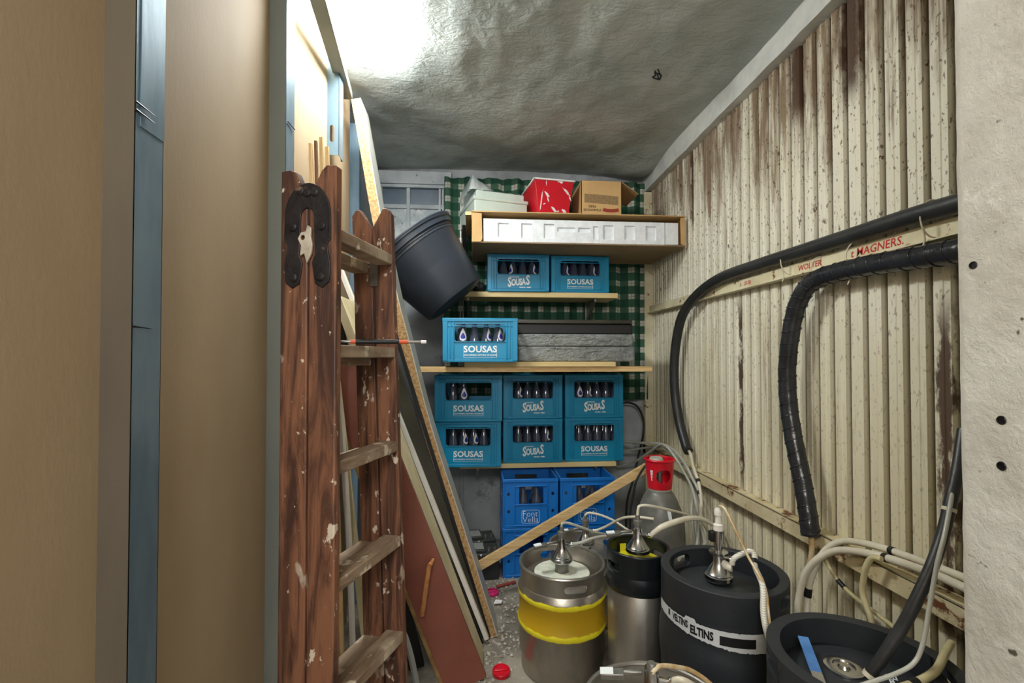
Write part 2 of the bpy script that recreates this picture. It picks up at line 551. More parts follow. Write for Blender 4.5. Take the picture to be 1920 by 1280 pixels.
        for j in range(K):
            mid = (angs[j] + (angs[(j + 1) % K] + (2 * PI if j == K - 1 else 0))) / 2
            hole = half(mid) > 0
            for k in range(3):
                if k == 1 and hole:
                    continue
                fs.append((I(j, k, 0), I(j + 1, k, 0), I(j + 1, k + 1, 0), I(j, k + 1, 0)))
                fs.append((I(j, k + 1, 1), I(j + 1, k + 1, 1), I(j + 1, k, 1), I(j, k, 1)))
            fs.append((I(j, 3, 0), I(j + 1, 3, 0), I(j + 1, 3, 1), I(j, 3, 1)))
            fs.append((I(j, 0, 1), I(j + 1, 0, 1), I(j + 1, 0, 0), I(j, 0, 0)))
            if hole:
                fs.append((I(j, 1, 0), I(j + 1, 1, 0), I(j + 1, 1, 1), I(j, 1, 1)))
                fs.append((I(j, 2, 1), I(j + 1, 2, 1), I(j + 1, 2, 0), I(j, 2, 0)))
        return self.add(vs, fs, m)

    def done(self, name, material, parent=None, bevel=0.0, ang=0.6, seg=2, flat=False, recenter=True):
        me = bpy.data.meshes.new(name)
        vs = self.v
        off = Vector((0, 0, 0))
        if parent is None and recenter:
            xs, ys, zs = [p.x for p in vs], [p.y for p in vs], [p.z for p in vs]
            off = Vector(((min(xs) + max(xs)) / 2, (min(ys) + max(ys)) / 2, min(zs)))
        me.from_pydata([tuple(p - off) for p in vs], [], self.f)
        bm = bmesh.new()
        bm.from_mesh(me)
        bmesh.ops.recalc_face_normals(bm, faces=bm.faces)
        bm.to_mesh(me)
        bm.free()
        if not flat:
            me.polygons.foreach_set('use_smooth', [True] * len(me.polygons))
            me.set_sharp_from_angle(angle=ang)
        me.materials.append(material)
        o = bpy.data.objects.new(name, me)
        col.objects.link(o)
        o.location = off
        if parent is not None:
            o.parent = parent
        if bevel:
            b = o.modifiers.new('bevel', 'BEVEL')
            b.width = bevel
            b.segments = seg
            b.limit_method = 'ANGLE'
            b.angle_limit = R(40)
        return o


def tag(o, label, cat, group=None, kind=None):
    if label:
        o['label'] = label
    if cat:
        o['category'] = cat
    if group:
        o['group'] = group
    if kind:
        o['kind'] = kind
    return o


def thing(name, label, cat, loc=(0, 0, 0), rz=0.0, group=None, kind=None):
    o = bpy.data.objects.new(name, None)
    o.empty_display_size = 0.05
    col.objects.link(o)
    o.location = loc
    o.rotation_euler = (0, 0, rz)
    return tag(o, label, cat, group, kind)


def struct(o, label=None):
    o['kind'] = 'structure'
    if label:
        o['label'] = label
    return o


def dup(root, loc=None, label=None, rz=None):
    r = root.copy()
    col.objects.link(r)
    if loc is not None:
        r.location = loc
    if rz is not None:
        r.rotation_euler = (0, 0, rz)
    if label:
        r['label'] = label
    for ch in root.children:
        c = ch.copy()
        col.objects.link(c)
        c.parent = r
        for g in ch.children:
            d = g.copy()
            col.objects.link(d)
            d.parent = c
    return r


# ------------------------------------------------------------ the setting
struct(B().box(-0.75, 1.6, -1.6, 3.45, -0.1, 0.0).done('floor', M['floor']), 'grey concrete floor with grit and stains')

# ceiling: rough uneven plaster, a little lower in the far right corner
b = B()
NX, NY = 120, 180
for j in range(NY + 1):
    for i in range(NX + 1):
        X_, Y_ = -0.72 + 2.2 * i / NX, -1.6 + 5.05 * j / NY
        h = 0.014 * noise.noise((X_ * 2.3, Y_ * 2.3, 0.3)) + 0.007 * noise.noise((X_ * 9, Y_ * 6, 4.0)) + 0.003 * noise.noise((X_ * 30, Y_ * 24, 9.0))
        h -= 0.055 * math.exp(-((X_ - 1.12) ** 2 + (Y_ - 3.12) ** 2) / 0.035)
        b.v.append(Vector((X_, Y_, 2.585 + h)))
for j in range(NY):
    for i in range(NX):
        a = j * (NX + 1) + i
        b.f.append([a, a + NX + 1, a + NX + 2, a + 1])
o = b.done('ceiling', M['ceiling'], recenter=False)
struct(o, 'rough grey plaster ceiling')
B().box(-0.9, 1.6, -1.6, 3.45, 2.66, 2.72).done('slab', M['ceiling'], o)

wb = B().box(-0.75, 1.35, 3.3, 3.42, 0, 2.66).done('wall_back', M['backwall'])
struct(wb, 'stained grey plaster wall at the far end')

# right wall of corrugated sheet
b = B()
pitch = 0.0712
prof = []
y = 0.72
while y < 3.32:
    for dy, x in ((0.0, 1.262), (0.017, 1.262), (0.0195, 1.2595), (0.0285, 1.2595), (0.031, 1.262), (0.0475, 1.262), (0.0535, 1.285), (0.0655, 1.285)):
        prof.append((x, y + dy))
    y += pitch
K = len(prof)
for z in (0.0, 0.9, 1.7, 2.52):
    b.v += [Vector((x, yy, z)) for x, yy in prof]
for r in range(3):
    for i in range(K - 1):
        a = r * K + i
        b.f.append([a, a + 1, a + K + 1, a + K])
wr = b.done('wall_right', M['sheet'], ang=0.3, recenter=False)
struct(wr, 'cream painted corrugated sheet wall with rust streaks')
B().box(1.29, 1.36, 0.5, 3.42, 0, 2.66).done('backing', M['pillar'], wr)
# rails on the sheet, angle iron
b = B().box(1.238, 1.2585, 0.80, 3.29, 1.588, 1.634).box(1.222, 1.259, 0.80, 3.29, 1.584, 1.589)
ur = struct(b.done('trim_1', M['rail'], bevel=0.0015), 'cream angle iron rail with red handwriting')
b = B().box(1.205, 1.2585, 0.80, 3.29, 0.648, 0.654).box(1.205, 1.211, 0.80, 3.29, 0.595, 0.654)
struct(b.done('trim_2', M['rustrail'], bevel=0.0015), 'rusty cream angle iron rail low on the sheet wall')
# handwriting on the upper rail (reads from the room, letters run towards the door)
FX = Matrix(((0, 0, -1, 0), (-1, 0, 0, 0), (0, 1, 0, 0), (0, 0, 0, 1)))
b = B()
for s, yc, sz in (('† MAGNERS.', 1.352, 0.036), ('WOLTER', 1.640, 0.030), ('(SUB)', 2.035, 0.024)):
    s = s.replace('†', 't')
    b.text(s, sz, Matrix.Translation((1.2374, yc, 1.610)) @ FX, 0.0004, 0.12)
o = b.done('handwriting', M['redpen'], None, flat=True, recenter=False)
o.parent = ur
o.matrix_parent_inverse = Matrix.Translation(ur.location).inverted()
# whitewashed beam along the ceiling
b = B()
ny = 60
for i in range(ny + 1):
    yy = 0.6 + 2.72 * i / ny
    zb = 2.495 - 0.035 * (yy - 1.2) / 2.0 + 0.006 * noise.noise((yy * 9, 0, 0))
    xx = 1.215 + 0.006 * noise.noise((yy * 7, 3, 0))
    for p in ((xx, 2.62), (xx - 0.004, (2.62 + zb) / 2), (xx, zb), (1.30, zb + 0.004)):
        b.v.append(Vector((p[0], yy, p[1])))
for i in range(ny):
    for k in range(3):
        a = i * 4 + k
        b.f.append([a, a + 1, a + 5, a + 4])
struct(b.done('trim_3', M['cornice'], ang=0.8), 'whitewashed beam where sheet wall meets ceiling')
struct(B().box(1.205, 1.262, 3.235, 3.30, 0.0, 2.45).done('trim_4', M['rail'], bevel=0.003), 'cream corner post where the sheet wall ends')

# concrete pillar at the right edge, with a broken arris
b = B()
nz = 90
for i in range(nz + 1):
    z = 2.64 * i / nz
    e = 0.004 * noise.noise((0, 0, z * 14)) + 0.003 * noise.noise((0, 5, z * 45))
    if 2.22 < z < 2.5:
        e -= 0.006
    for p in ((0.85, -1.6), (0.85, 0.750 + e), (0.860, 0.767 + e * 0.4), (1.45, 0.767)):
        b.v.append(Vector((p[0], p[1], z)))
for i in range(nz):
    for k in range(3):
        a = i * 4 + k
        b.f.append([a, a + 1, a + 5, a + 4])
pl = b.done('wall_pillar', M['pillar'], ang=0.9, recenter=False)
struct(pl, 'bare concrete pillar at the right edge of the view')
# drilled fixing holes in the pillar: short dark sleeves
for (yy, z, rx) in ((0.734, 1.428, 0.006), (0.695, 1.169, 0.0065), (0.696, 1.095, 0.0065)):
    B().lathe([(0.0, 0.0), (rx * 0.7, 0.0), (rx * 0.75, 0.0015), (rx, 0.0015), (rx * 1.15, 0.0)], 14, T(0.8498, yy, z, 0, -PI / 2)).done('fixing_hole', M['screw'], pl)

# left partition: board backs between galvanised studs
wl = thing('wall_left', None, None)
struct(wl, 'unfinished stud partition of brown board backs')
XB, XF = -0.61, -0.562
studs = [0.820, 1.440, 1.985]
for (y0, y1, zt) in ((-1.6, 0.822, 2.58), (0.824, 1.455, 2.58), (1.457, 2.02, 2.58), (2.022, 2.34, 2.58)):
    B().box(XB - 0.0125, XB, y0, y1, 0, zt).done('panel', M['panel'], wl, bevel=0.001)
for i, y0 in enumerate(studs):
    z0, z1 = (2.11, 2.56) if i == 2 else (0.0, 2.56)
    fl = 0.072 if i == 0 else 0.066
    st = B()
    if i == 2:
        hole = rrect(-0.598, 2.165, -0.580, 2.235, 0.0085)
        st.plate([(XB, z0), (XF, z0), (XF, z1), (XB, z1)], [hole], 0.0014, T(0, y0 + 0.0014, 0) @ XZ)
    else:
        st.box(XB, XF, y0, y0 + 0.0014, z0, z1)
    st.box(XF - 0.0014, XF, y0, y0 + fl, z0, z1)
    st.box(XF - 0.010, XF, y0 + fl - 0.0014, y0 + fl, z0, z1)
    if i == 0:                                          # spliced upper length
        st.box(XF, XF + 0.0012, y0 + 0.012, y0 + fl, 1.66, z1)
    s = st.done('stud', M['zinc'], wl)
    if i < 2:
        B().box(XB, XF - 0.0005, y0 - 0.0012, y0, 0, 2.56).done('web_face', M['web1' if i == 0 else 'web2'], s)  # near side of the web, coloured darker than the flange
    if i == 0:
        for z in (1.694, 1.681, 1.321):
            B().tube([(XF + 0.002, y0 - 0.002, z + 0.001), (XF + 0.004, y0 + 0.042, z - 0.001)], lambda t: 0.0017 * (1.1 - t * 0.8), 8, 1).done('screw', M['screw'], s)
    if i == 1:
        for z in (2.43, 1.98, 1.2):
            B().tube([(XF + 0.002, y0 + 0.01, z), (XF + 0.004, y0 + 0.06, z)], 0.0015, 8, 1).done('screw', M['screw'], s)
# the bay behind, set back
B().box(-0.70, -0.66, 2.35, 3.3, 0, 2.58).done('panel', mat('grey_board', (132, 138, 142), (112, 118, 122), 2, 0.7), wl)
B().box(-0.66, -0.6, 2.50, 2.5014, 0, 2.5).box(-0.6014, -0.6, 2.50, 2.565, 0, 2.5).done('stud', M['zinc'], wl)
b = B()
q = [(-0.452, 1.0), (-0.582, 2.19)]
b.add([(q[0][0] - 0.03, q[0][1], 2.455), (q[0][0] + 0.022, q[0][1], 2.455), (q[1][0] + 0.022, q[1][1], 2.455), (q[1][0] - 0.03, q[1][1], 2.455),
       (q[0][0] - 0.03, q[0][1], 2.49), (q[0][0] + 0.022, q[0][1], 2.49), (q[1][0] + 0.022, q[1][1], 2.49), (q[1][0] - 0.03, q[1][1], 2.49)],
      [(0, 1, 2, 3), (4, 7, 6, 5), (0, 4, 5, 1), (1, 5, 6, 2), (2, 6, 7, 3), (3, 7, 4, 0)])
b.done('track', M['topbar'], wl, bevel=0.002)

# boarded window on the far wall, left of the curtain
w1 = thing('window_1', None, None, (0, 0, 0))
struct(w1, 'old white window with dusty panes high on the far wall')
B().box(-0.70, -0.16, 3.262, 3.30, 2.470, 2.56).done('lintel', M['whitewood'], w1, bevel=0.004)
B().box(-0.70, -0.19, 3.250, 3.285, 2.440, 2.462).done('frame_bar', M['whitewood'], w1, bevel=0.003)
for x0, x1 in ((-0.655, -0.630), (-0.467, -0.443), (-0.247, -0.232), (-0.224, -0.212)):
    B().box(x0, x1, 3.262, 3.30, 1.75, 2.442).done('frame_bar', M['whitewood'], w1, bevel=0.002)
B().box(-0.655, -0.21, 3.268, 3.30, 2.300, 2.328).done('frame_bar', M['whitewood'], w1, bevel=0.002)
for x0, x1 in ((-0.63, -0.467), (-0.443, -0.247)):
    B().box(x0, x1, 3.284, 3.292, 2.328, 2.442).done('pane', M['pane'], w1)
    B().box(x0, x1, 3.284, 3.292, 1.75, 2.300).done('pane', M['panewhite'], w1)
B().box(-0.21, -0.155, 3.268, 3.30, 1.6, 2.47).done('frame_bar', M['whitewood'], w1, bevel=0.003)

# ------------------------------------------------------------ ceiling lamp
lm = thing('ceiling_lamp', 'glaring white ceiling lamp beside the top of the partition', 'lamp', (-0.42, 1.80, 2.532))
B().box(-0.10, 0.10, -0.26, 0.26, 0.046, 0.07).done('housing', M['lamphousing'], lm, bevel=0.006)
B().box(-0.095, 0.095, -0.255, 0.255, 0.0, 0.047).done('diffuser', M['lamp'], lm, bevel=0.012)
b = B().tube([(0.826, 2.075, 2.60), (0.826, 2.07, 2.565), (0.81, 2.06, 2.548), (0.835, 2.05, 2.535), (0.848, 2.06, 2.56), (0.82, 2.07, 2.575)], 0.0035, 6, 5)
b.tube([(0.832, 2.06, 2.59), (0.842, 2.05, 2.55), (0.828, 2.03, 2.52), (0.822, 2.045, 2.56)], 0.003, 6, 5)
tag(b.done('wire_hook', M['screw']), 'dark bent wire hook hanging from the bare ceiling', 'hook')

# ------------------------------------------------------------ curtain
b = B()
cx0, cx1, cz0, cz1 = -0.205, 1.225, 0.975, 2.505
CN, RN = 150, 20
for j in range(RN + 1):
    z = cz0 + (cz1 - cz0) * j / RN
    for i in range(CN + 1):
        x = cx0 + (cx1 - cx0) * i / CN
        yy = 3.238 + 0.016 * math.sin(x * 38 + 0.6 * math.sin(z * 2)) + 0.008 * math.sin(x * 91 + z)
        zz = z + (0.012 * abs(math.sin(x * 19)) if j == RN else 0)
        b.v.append(Vector((x, yy, zz)))
for j in range(RN):
    for i in range(CN):
        a = j * (CN + 1) + i
        b.f.append([a, a + 1, a + CN + 2, a + CN + 1])
cu = b.done('curtain', M['tartan'], recenter=False, ang=3)
tag(cu, 'green and white checked curtain covering the far wall behind the shelves', 'curtain')
cu.modifiers.new('solid', 'SOLIDIFY').thickness = 0.0015

# ------------------------------------------------------------ shelves on the far wall
def upright(x, z0, z1, label):
    holes = []
    z = z0 + 0.03
    while z < z1 - 0.03:
        holes.append(rrect(-0.004, z, 0.004, z + 0.016, 0.0035, 2))
        z += 0.05
    t = thing('shelf_upright', label, 'shelf rail', (x, 3.20, 0), 0, 'slotted shelf rails')
    B().plate([(-0.0125, z0), (0.0125, z0), (0.0125, z1), (-0.0125, z1)], holes, 0.002, XZ).box(-0.0125, -0.0105, 0, 0.012, z0, z1).box(0.0105, 0.0125, 0, 0.012, z0, z1).done('channel', M['zincdull'], t)
    return t


upright(-0.085, 0.12, 2.40, 'slotted metal shelf rail left of the shelves on the far wall')
upright(0.78, 0.12, 2.40, 'slotted metal shelf rail half hidden behind the crates on the right')


def shelf(name, label, x0, x1, y0, y1, z0, z1, brackets):
    t = thing(name, label, 'shelf', ((x0 + x1) / 2, y0, z0))
    ox, oz = (x0 + x1) / 2, z0
    B().box(x0 - ox, x1 - ox, 0, y1 - y0, 0, z1 - z0).done('board', M['shelfwood'], t, bevel=0.002)
    for bx in brackets:
        B().plate([(0.03, -0.001), (y1 - y0, -0.001), (y1 - y0, -0.12), (y1 - y0 - 0.02, -0.12), (0.03, -0.02)], (), 0.014,
                  Matrix.Translation((bx - ox - 0.007, 0, 0)) @ Matrix(((0, 0, 1, 0), (1, 0, 0, 0), (0, 1, 0, 0), (0, 0, 0, 1)))).done('bracket', M['zincdull'], t)
    return t


shelf('wall_shelf', 'short pale shelf board carrying two blue crates under the flat carton', -0.066, 0.92, 2.945, 3.19, 1.652, 1.685, (-0.04, 0.78))
shelf('wall_shelf', 'low pale shelf board under the six stacked blue crates', -0.09, 0.905, 2.945, 3.19, 0.578, 0.606, (0.02, 0.78))
o = B().box(-0.335, 1.02, 2.62, 2.86, 1.190, 1.219).done('plank', M['pine'], bevel=0.002)
tag(o, 'long bare pine plank laid across the shelves above the stacked crates', 'plank')
o = B().box(-0.055, 0.80, 2.605, 3.0, 1.2195, 1.2465).done('plank', M['shelfwood'], bevel=0.002)
tag(o, 'shorter pale board lying on the long pine plank', 'plank')

# carton with moulded foam front, serving as the top shelf
t = thing('carton', 'long flat brown carton with white foam front at shelf top', 'carton', (-0.015, 2.665, 1.925))
W_, H_, D_ = 1.252, 0.178, 0.535
tl = R(0.0)
mm = Matrix.Rotation(tl, 4, 'X')
B().box(0.005, W_ - 0.005, 0.0, D_ - 0.006, 0.0, 0.006, mm).done('carton_bottom', M['shadecard'], t)
b = B().box(0, W_, -0.012, D_, H_ - 0.006, H_, mm).box(0, 0.005, 0, D_, 0, H_, mm).box(W_ - 0.005, W_, 0, D_, 0, H_, mm).box(0, W_, D_ - 0.006, D_, 0, H_, mm)
b.done('sleeve', M['card'], t, bevel=0.001)
B().plate([(0, 0.004), (0.052, 0.004), (0.06, 0.02), (0.056, H_ - 0.012), (0, H_ - 0.006)], (), 0.004, mm @ T(0, -0.001, 0) @ XZ).done('end_flap', M['card'], t)
B().plate([(W_ - 0.026, 0.012), (W_, 0.004), (W_, H_ - 0.006), (W_ - 0.028, H_ - 0.012)], (), 0.004, mm @ T(0, -0.001, 0) @ XZ).done('end_flap', M['card'], t)
fm = B()
def foam_cell(xa, xb, hs):
    fm.plate([(xa, 0.010), (xb, 0.010), (xb, 0.142), (xa, 0.142)], hs, 0.010, mm @ T(0, 0.022, 0) @ XZ)
ed = [0.066]
for x in (0.15, 0.285, 0.415):
    foam_cell(ed[-1], x + 0.073, [rrect(x, 0.035, x + 0.062, 0.118, 0.003, 2)])
    ed.append(x + 0.073)
foam_cell(ed[-1], 0.608, [rrect(0.493, 0.075, 0.600, 0.10, 0.003, 2)])
foam_cell(0.608, 0.698, [rrect(0.616, 0.075, 0.690, 0.10, 0.003, 2)])
foam_cell(0.698, 0.745, [rrect(0.704, 0.035, 0.735, 0.11, 0.003, 2)])
ed = [0.745]
for x in (0.765, 0.892, 1.02):
    foam_cell(ed[-1], x + 0.075, [rrect(x, 0.035, x + 0.062, 0.118, 0.003, 2)])
    ed.append(x + 0.075)
foam_cell(ed[-1], 1.135, [])
fm.box(0.066, 1.135, 0.022, 0.10, 0.010, 0.142, mm)
fm.box(1.140, 1.218, 0.013, 0.10, 0.012, 0.142, mm)
fm.done('foam_insert', M['foam'], t, bevel=0.0015)
# the left support of the carton
o = B().plate([(0, 0), (0.30, 0.0), (0.30, -0.24), (0.27, -0.24), (0.02, -0.03)], (), 0.02, T(-0.075, 2.88, 2.085) @ Matrix(((0, 0, 1, 0), (1, 0, 0, 0), (0, 1, 0, 0), (0, 0, 0, 1)))).done('bracket', M['black'], bevel=0.001)
tag(o, 'black triangular bracket left of the flat brown carton', 'bracket')
o = B().box(-0.052, -0.018, 2.70, 3.19, 2.092, 2.112).done('wood_offcut', M['shelfwood'])
tag(o, 'pale wooden lath end at the left of the flat brown carton', 'wood')

# storage box with lid and film
t = thing('storage_box', 'pale grey plastic storage box with a lid beside the red crate', 'box', (0.0, 2.762, 2.1045), R(15))
b = B().box(0, 0.335, 0, 0.36, 0.0, 0.112)
b.done('body', M['greybox'], t, bevel=0.006)
B().box(-0.006, 0.341, -0.006, 0.366, 0.100, 0.124).box(0.015, 0.32, 0.015, 0.34, 0.124, 0.165).done('lid', M['greybox'], t, bevel=0.006)
B().box(0.18, 0.196, -0.010, 0.0, 0.010, 0.026).done('catch', M['ink'], t, bevel=0.003)
b = B()
for j in range(13):
    for i in range(17):
        x, y = -0.02 + 0.34 * i / 16, 0.03 + 0.30 * j / 12
        e = min(i, 16 - i, j, 12 - j)
        z = 0.175 + 0.028 * abs(noise.noise((x * 14, y * 14, 2.0))) + (0.085 * max(0, 1 - x / 0.14) if e > 0 else -0.012)
        b.v.append(Vector((x, y, z)))
for j in range(12):
    for i in range(16):
        a = j * 17 + i
        b.f.append([a, a + 1, a + 18, a + 17])
for p in b.v:
    p.x, p.y, p.z = p.x * 0.966 - p.y * 0.259 + 0.0, p.x * 0.259 + p.y * 0.966 + 2.77, p.z + 2.1045
o = b.done('plastic_sheet', M['film'], ang=3)
tag(o, 'crumpled clear plastic sheet lying on the pale grey storage box', 'plastic')

# red crate with white paint
t = thing('storage_crate', 'red plastic crate splashed with white paint between grey box and carton', 'crate', (0.472, 2.765, 2.1045), R(8))
b = B()
bt, tp, hh = (0.09, 0.30), (0.122, 0.34), 0.225
def ringv(hx, d, z, ins=0.0):
    return [(-hx + ins, 0 - (0.0 if ins == 0 else -ins), z), (hx - ins, 0 + ins, z), (hx - ins, d - ins, z), (-hx + ins, d - ins, z)]
vs = ringv(0.09, 0.30, 0) + [(-0.122, -0.02, hh), (0.122, -0.02, hh), (0.122, 0.345, hh), (-0.122, 0.345, hh)] + [(-0.118, -0.016, hh), (0.118, -0.016, hh), (0.118, 0.341, hh), (-0.118, 0.341, hh)] + [(-0.086, 0.004, 0.005), (0.086, 0.004, 0.005), (0.086, 0.296, 0.005), (-0.086, 0.296, 0.005)]
fs = [(0, 3, 2, 1)]
for k in range(3):
    for i in range(4):
        fs.append((k * 4 + i, k * 4 + (i + 1) % 4, k * 4 + 4 + (i + 1) % 4, k * 4 + 4 + i))
fs.append((12, 13, 14, 15))
b.add(vs, fs).done('body', M['redplastic'], t, bevel=0.004)
b = B()
for z in (hh,):
    b.box(-0.130, 0.130, -0.028, -0.016, z - 0.008, z + 0.002).box(-0.130, 0.130, 0.343, 0.353, z - 0.008, z + 0.002).box(-0.130, -0.118, -0.028, 0.353, z - 0.008, z + 0.002).box(0.118, 0.130, -0.028, 0.353, z - 0.008, z + 0.002)
b.done('rim', M['splash'], t, bevel=0.002)
rs = random.Random(11)
b = B()
def splash(cx, cz, w, h, ang):
    n_ = 16
    pts = []
    for i in range(n_):
        a = 2 * PI * i / n_
        r = 0.45 + 0.55 * rs.random()
        x, z = w * r * math.cos(a), h * r * math.sin(a)
        pts.append((cx + x * math.cos(ang) - z * math.sin(ang), cz + x * math.sin(ang) + z * math.cos(ang)))
    b.plate(pts, (), 0.0012, T(0, -0.0005, 0, 0) @ Matrix(((1, 0, 0, 0), (0, -0.0887, -1, 0), (0, 1, 0, 0), (0, 0, 0, 1))))
for a in ((-0.045, 0.135, 0.028, 0.010, -0.9), (-0.038, 0.11, 0.020, 0.006, -1.3), (0.0, 0.050, 0.030, 0.009, -0.6), (0.015, 0.04, 0.02, 0.006, 0.2), (0.065, 0.045, 0.026, 0.011, -0.5), (0.062, 0.028, 0.018, 0.012, 0.6), (0.04, 0.215, 0.026, 0.011, 0), (0.075, 0.16, 0.040, 0.008, -0.8), (0.10, 0.12, 0.022, 0.006, -1.1), (-0.05, 0.20, 0.004, 0.016, 0), (-0.078, 0.1, 0.004, 0.075, -0.12), (-0.06, 0.08, 0.010, 0.004, 0.3)):
    splash(*a)
b.done('paint_splash', M['splash'], t)['kind'] = 'stuff'

# cardboard box with open flaps and upside-down print
t = thing('cardboard_box', 'small open cardboard box with upside-down printing beside the red crate', 'box', (0.640, 2.765, 2.1045), R(0))
bw, bd, bh = 0.25, 0.27, 0.232
b = B().box(0, bw, 0, 0.004, 0, bh).box(0, bw, bd - 0.004, bd, 0, bh).box(0, 0.004, 0, bd, 0, bh).box(bw - 0.004, bw, 0, bd, 0, bh).box(0, bw, 0, bd, 0, 0.004)
b.done('walls', M['card'], t)
fl_ = M['cardin']
B().add([(0, 0, bh), (bw, 0, bh), (bw + 0.02, 0.12, bh + 0.012), (0.03, 0.13, bh + 0.048), (0, 0.002, bh - 0.004), (bw, 0.002, bh - 0.004), (bw + 0.02, 0.122, bh + 0.008), (0.03, 0.132, bh + 0.044)],
        [(0, 1, 2, 3), (7, 6, 5, 4), (0, 4, 5, 1), (1, 5, 6, 2), (2, 6, 7, 3), (3, 7, 4, 0)]).done('flap', fl_, t)
B().add([(bw, 0, bh), (bw, bd, bh), (bw + 0.115, bd, bh - 0.06), (bw + 0.115, 0.03, bh - 0.06), (bw - 0.002, 0, bh - 0.004), (bw - 0.002, bd, bh - 0.004), (bw + 0.113, bd, bh - 0.064), (bw + 0.113, 0.03, bh - 0.064)],
        [(0, 1, 2, 3), (7, 6, 5, 4), (0, 4, 5, 1), (1, 5, 6, 2), (2, 6, 7, 3), (3, 7, 4, 0)]).done('flap', fl_, t)
b = B()
b.plate([(0.02, 0.10), (0.228, 0.088), (0.228, 0.140), (0.10, 0.150), (0.02, 0.152)], (), 0.0006, T(0, -0.0002, 0) @ XZ)
b.done('text_block', M['cardprint'], t)
UD = Matrix.Rotation(PI, 4, 'Z')
b = B()
b.text('FRIES', 0.020, T(0.068, -0.0008, 0.078) @ XZ @ UD, 0.0004)
b.text('STEAKHOUSE', 0.018, T(0.068, -0.0008, 0.056) @ XZ @ UD, 0.0004)
b.text('MOA', 0.020, T(0.182, -0.0008, 0.028) @ XZ @ UD, 0.0002)
b.done('printed_words', M['ink'], t, flat=True)['kind'] = 'stuff'
arc = [(0.182 + 0.165 * math.sin(a), 0.228 - 0.165 * math.cos(a)) for a in [(-0.28 + 0.07 * i) for i in range(9)]]
arc2 = [(0.182 + 0.185 * math.sin(a), 0.228 - 0.185 * math.cos(a)) for a in [(-0.28 + 0.07 * i) for i in range(9)]]
B().plate(arc + arc2[::-1], (), 0.0006, T(0, -0.0002, 0) @ XZ).done('printed_banner', M['redink'], t)

